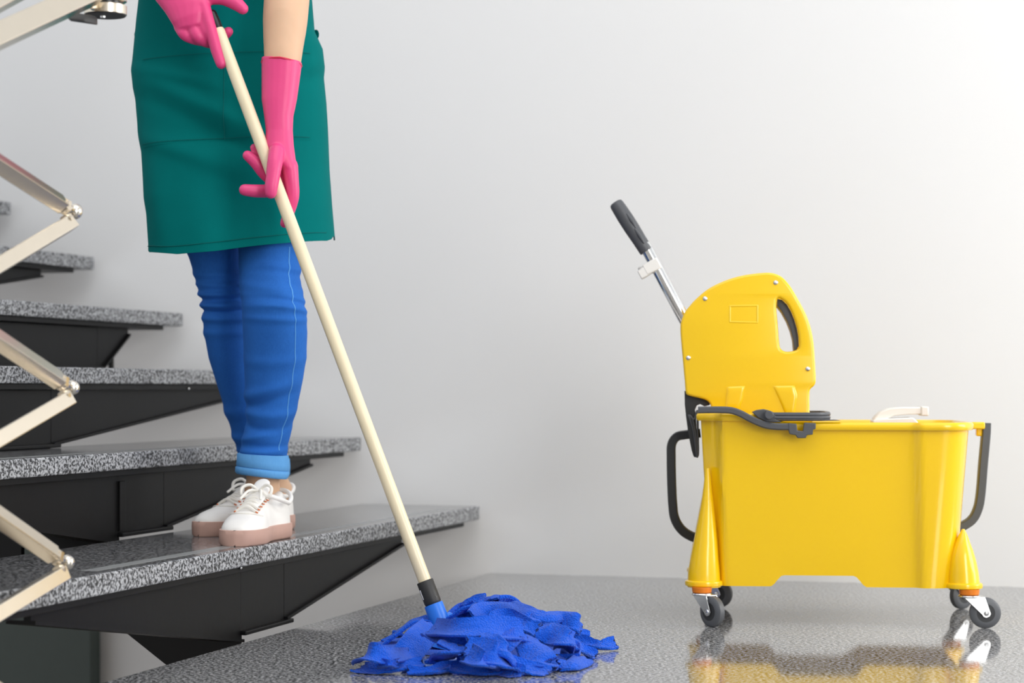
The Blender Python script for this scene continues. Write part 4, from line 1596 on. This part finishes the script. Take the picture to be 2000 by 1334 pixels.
def finger(mb, pts, n=14):
    """pts: (x, y, depth offset from the pole axis, radius in px)"""
    c = [P(x, y, axis_Y(x, y) + d) for x, y, d, r in pts]
    rr = [r * PM * 3.85 * 1.10 for x, y, d, r in pts]
    cs = catmull(c, 4)
    rs = [table([(i, v) for i, v in enumerate(rr)], k / 4)[0] for k in range(len(cs))]
    mb.tube(cs, rs, n=n)


def hull(mb, secs):
    """palm: sections of (x0, y0, x1, y1, depth0, depth1, half thickness px)"""
    rings = []
    for x0, y0, x1, y1, d0, d1, th in secs:
        a, b = P(x0, y0, axis_Y(x0, y0) + d0), P(x1, y1, axis_Y(x1, y1) + d1)
        ax = (b - a) / 2
        c = (a + b) / 2
        nrm = Vector((0, -1, 0))
        nrm = (nrm - ax.normalized() * nrm.dot(ax.normalized())).normalized() * th * PM * 3.85
        rings.append([c + ax * math.copysign(abs(math.cos(t)) ** .8, math.cos(t)) + nrm * math.copysign(abs(math.sin(t)) ** .9, math.sin(t)) for t in [2 * math.pi * j / 24 for j in range(24)]])
    mb.loft(rings)


# lower hand
m_ = MB()
hull(m_, [(511, 112, 590, 122, .012, .014, 36), (511, 160, 585, 160, .012, .014, 32), (511, 195, 580, 195, .012, .014, 30), (516, 228, 573, 228, .012, .014, 27),
          (519, 255, 572, 255, .010, .014, 24), (518, 285, 574, 285, .006, .014, 23), (526, 308, 577, 308, .006, .014, 22), (552, 330, 580, 332, .008, .016, 18), (560, 345, 580, 346, .010, .016, 12)])
finger(m_, [(540, 296, -.012, 14), (537, 318, -.022, 14), (533, 345, -.0255, 12.5), (530, 364, -.025, 12), (529, 376, -.023, 11)])            # thumb across the pole
finger(m_, [(566, 325, .010, 15), (569, 352, .013, 13.5), (571, 382, .020, 12.5), (566, 406, .026, 11.5), (559, 428, .028, 9), (556, 436, .027, 8.5)])    # forefinger along the pole
finger(m_, [(563, 330, .018, 12), (556, 362, .026, 11.5), (530, 372, .022, 12), (500, 373, .012, 11.8), (478, 371, .006, 10.5)])      # middle finger round the back
finger(m_, [(556, 318, .020, 12), (540, 352, .028, 11.5), (518, 340, .022, 11.5), (500, 318, .014, 11.2), (484, 304, .010, 9.5)])     # ring finger
finger(m_, [(545, 300, .022, 11), (530, 322, .028, 10), (512, 312, .026, 9.5), (502, 298, .022, 9), (497, 289, .020, 8)])             # little finger
gme = voxel_body(m_, 0.0020, 4, M['pink'], 'glove')
g1 = link('glove', gme, person)
m_ = MB()
c0 = P(550, 122, axis_Y(0, 121) + .013)
ring = []
for j in range(37):
    a = 2 * math.pi * j / 36
    hw = 38.5 * PM * 3.86
    ring.append(Vector((c0.x + hw * math.cos(a), c0.y + 35.5 * PM * 3.86 * math.sin(a), c0.z + 0.004 * math.sin(a) * -1 - 0.006 * max(0, math.cos(a)))))
m_.tube(ring, 0.0020, n=8, round_ends=False)
m_.build('rolled_hem', M['pink_hem'], g1)

# upper hand
m_ = MB()
hull(m_, [(215, -160, 290, -190, .03, .03, 34), (255, -90, 330, -120, .022, .02, 33), (285, -42, 365, -70, .016, .012, 31), (303, 0, 400, -28, .010, .004, 30), (322, 24, 414, -2, .006, -.002, 27),
          (336, 46, 408, 22, .006, -.006, 25), (345, 60, 403, 46, .008, -.004, 22), (352, 66, 400, 58, .012, .002, 17)])
finger(m_, [(396, 8, -.010, 13), (406, 40, -.010, 11.5), (415, 70, -.008, 11), (424, 100, -.004, 11), (432, 124, -.002, 10)])       # forefinger along the pole
finger(m_, [(410, -8, -.006, 16), (436, -4, -.006, 13), (460, 6, -.008, 13), (474, 17, -.010, 10.5)])                                # thumb
finger(m_, [(394, 34, -.004, 13), (404, 62, -.004, 12.5), (413, 76, .008, 11.5), (430, 74, .026, 10.5), (446, 62, .020, 9)])        # middle finger round the pole
finger(m_, [(374, 46, -.002, 12.5), (386, 70, -.004, 12), (400, 80, .008, 11), (412, 84, .018, 10)])                                 # ring finger
finger(m_, [(352, 52, .004, 12), (362, 68, .0, 11), (378, 76, .008, 10), (392, 80, .018, 9.5)])                                      # little finger
gme = voxel_body(m_, 0.0022, 4, M['pink'], 'glove')
link('glove', gme, person)


# shoes ---------------------------------------------------------------
def shoe(toe, heel, flip, lace_side):
    """sneaker between the toe tip and the back of the heel, both on the tread"""
    fw = (toe - heel)
    L = fw.length
    fw.normalize()
    rt = Vector((-fw.y, fw.x, 0)) * flip       # outer side
    O = heel
    W3 = lambda s, w, z: O + fw * (s * L) + rt * w + Vector((0, 0, z))
    # outline of the sole: (share of length, inner, outer)
    ol = [(0.0, -.012, .012), (0.03, -.024, .024), (0.10, -.032, .033), (0.22, -.034, .034), (0.38, -.030, .035), (0.52, -.032, .041), (0.66, -.041, .047), (0.76, -.044, .046), (0.86, -.042, .038), (0.93, -.037, .030), (0.97, -.029, .019), (0.99, -.020, .008), (1.0, -.008, -.004)]
    dense = [(p.x, p.y, p.z) for p in catmull(ol, 8)]
    wid = lambda s: table(dense, s)
    N = 40
    ss = [0.5 - 0.5 * math.cos(math.pi * i / N) for i in range(N + 1)]

    def outline(g, z):
        inn = [W3(s, wid(s)[0] - g, z) for s in ss]
        out = [W3(s, wid(s)[1] + g, z) for s in ss]
        return inn + out[::-1]
    m_ = MB()
    m_.loft([outline(-.004, T2 * 0 + 0.0), outline(0, .004), outline(.001, .020), outline(.0, .0285), outline(-.004, .0295)])
    sole = MB()
    sole.v, sole.f, sole.m = m_.v, m_.f, m_.m
    # upper: cross sections along the foot
    up = []
    hz = [(0.0, .086), (0.05, .090), (0.15, .078), (0.28, .068), (0.36, .074), (0.44, .086), (0.52, .083), (0.60, .074), (0.70, .063), (0.80, .055), (0.90, .048), (0.96, .040), (0.99, .032)]
    n = 21
    for s in [0.012 + 0.975 * i / 46 for i in range(47)]:
        a, b = wid(s)
        a, b = a + .003, b - .003
        h = table(hz, s)[0]
        ring = []
        for j in range(n):
            t = math.pi * j / (n - 1)
            cx = math.cos(t)
            e = 0.75 if s > .5 else 0.6
            x = (a + b) / 2 + (b - a) / 2 * math.copysign(abs(cx) ** 0.85, cx) * (1 - 0.30 * math.sin(t) * (1 - smooth01((s - .4) / .5)))
            zz = .022 + (h - .022) * abs(math.sin(t)) ** e
            ring.append(W3(s, x, zz))
        up.append(ring)
    m_ = MB()
    m_.loft(up)
    root = m_.build('shoe', M['canvas'], person, angle=60)
    sole.build('sole', M['sole'], root, angle=50)
    # padded collar
    m_ = MB()
    ring = []
    for i in range(33):
        t = 2 * math.pi * i / 32
        s = .20 + .205 * math.cos(t)
        zc = .077 - .008 * math.sin(t) ** 2 + .010 * max(0, math.cos(t)) + 0.014 * max(0, -math.cos(t))
        ring.append(W3(s, .035 * math.sin(t), zc))
    m_.tube(ring, .0045, n=10, round_ends=False)
    m_.build('collar', M['canvas'], root)
    # tongue
    m_ = MB()
    m_.tube([W3(.62, .0, .071), W3(.52, .0, .084), W3(.44, .0, .096), W3(.40, .0, .106)], [.018, .020, .020, .016], n=14, side=rt, flat=0.22)
    m_.build('tongue', M['canvas'], root)
    # facings, eyelets, laces

    def surf(s, w):
        a, b = wid(s)
        h = table(hz, s)[0]
        c = (a + b) / 2
        q = max(-1, min(1, (w - c) / ((b - a) / 2)))
        t = math.acos(q)
        return W3(s, w, .022 + (h - .022) * abs(math.sin(t)) ** 0.6 + .001)
    ey = MB()
    lc = MB()
    rowsn = 6
    pr = []
    for i in range(rowsn):
        s = lerp(.72, .46, i / (rowsn - 1))
        w = lerp(.021, .017, i / (rowsn - 1))
        pi, po = surf(s, -w), surf(s, w)
        for q in (pi, po):
            ey.lathe(q - Vector((0, 0, .001)), (q - W3(s, 0, .02)).normalized(), [(0, .0030), (.0022, .0027), (.0024, 0)], 10)
        pr.append((pi, po))
        mid = (pi + po) / 2 + Vector((0, 0, .010))
        lc.tube(catmull([pi, mid, po], 5), .0027, n=8, flat=0.6)
    for i in range(rowsn - 1):
        a, b = pr[i], pr[i + 1]
        up_ = Vector((0, 0, .009))
        lc.tube(catmull([a[0], (a[0] + b[1]) / 2 + up_, b[1]], 4), .0024, n=8, flat=0.6)
    top_ = (pr[-1][0] + pr[-1][1]) / 2 + Vector((0, 0, .014))
    for sgn in (-1, 1):
        lc.tube(catmull([top_, top_ + rt * .016 * sgn + Vector((0, 0, .012)) + fw * .004, top_ + rt * .030 * sgn + Vector((0, 0, .006)) + fw * .012, top_ + rt * .026 * sgn + Vector((0, 0, -.010)) + fw * .018, top_ + rt * .008 * sgn + Vector((0, 0, -.002)) + fw * .006], 6), .0030, n=8)
        lc.tube(catmull([top_, top_ + rt * .012 * sgn + fw * .022 + Vector((0, 0, .002)), top_ + rt * .020 * sgn + fw * .046 + Vector((0, 0, -.012))], 6), .0026, n=8)
    lc.build('laces', M['lace'], root)
    e = ey.build('eyelets', M['eyelet'], root)
    e['kind'] = 'stuff'
    # toe-cap stitching
    m_ = MB()
    m_.tube([surf(.78 - .06 * (w / .034) ** 2, w) for w in [-.034 + .0068 * i for i in range(11)]], .0010, n=6)
    m_.build('toe_seam', M['lace'], root)
    return root


def ground(x, y):
    return G(x, y, T2)


shoe(ground(452, 1068) + Vector((0, 0, .0005)), ground(452, 1068) + Vector((.062, .262, .0005)), -1, 1)
shoe(ground(393, 1049) + Vector((0, 0, .0005)), ground(393, 1049) + Vector((.142, .262, .0005)), 1, 1)
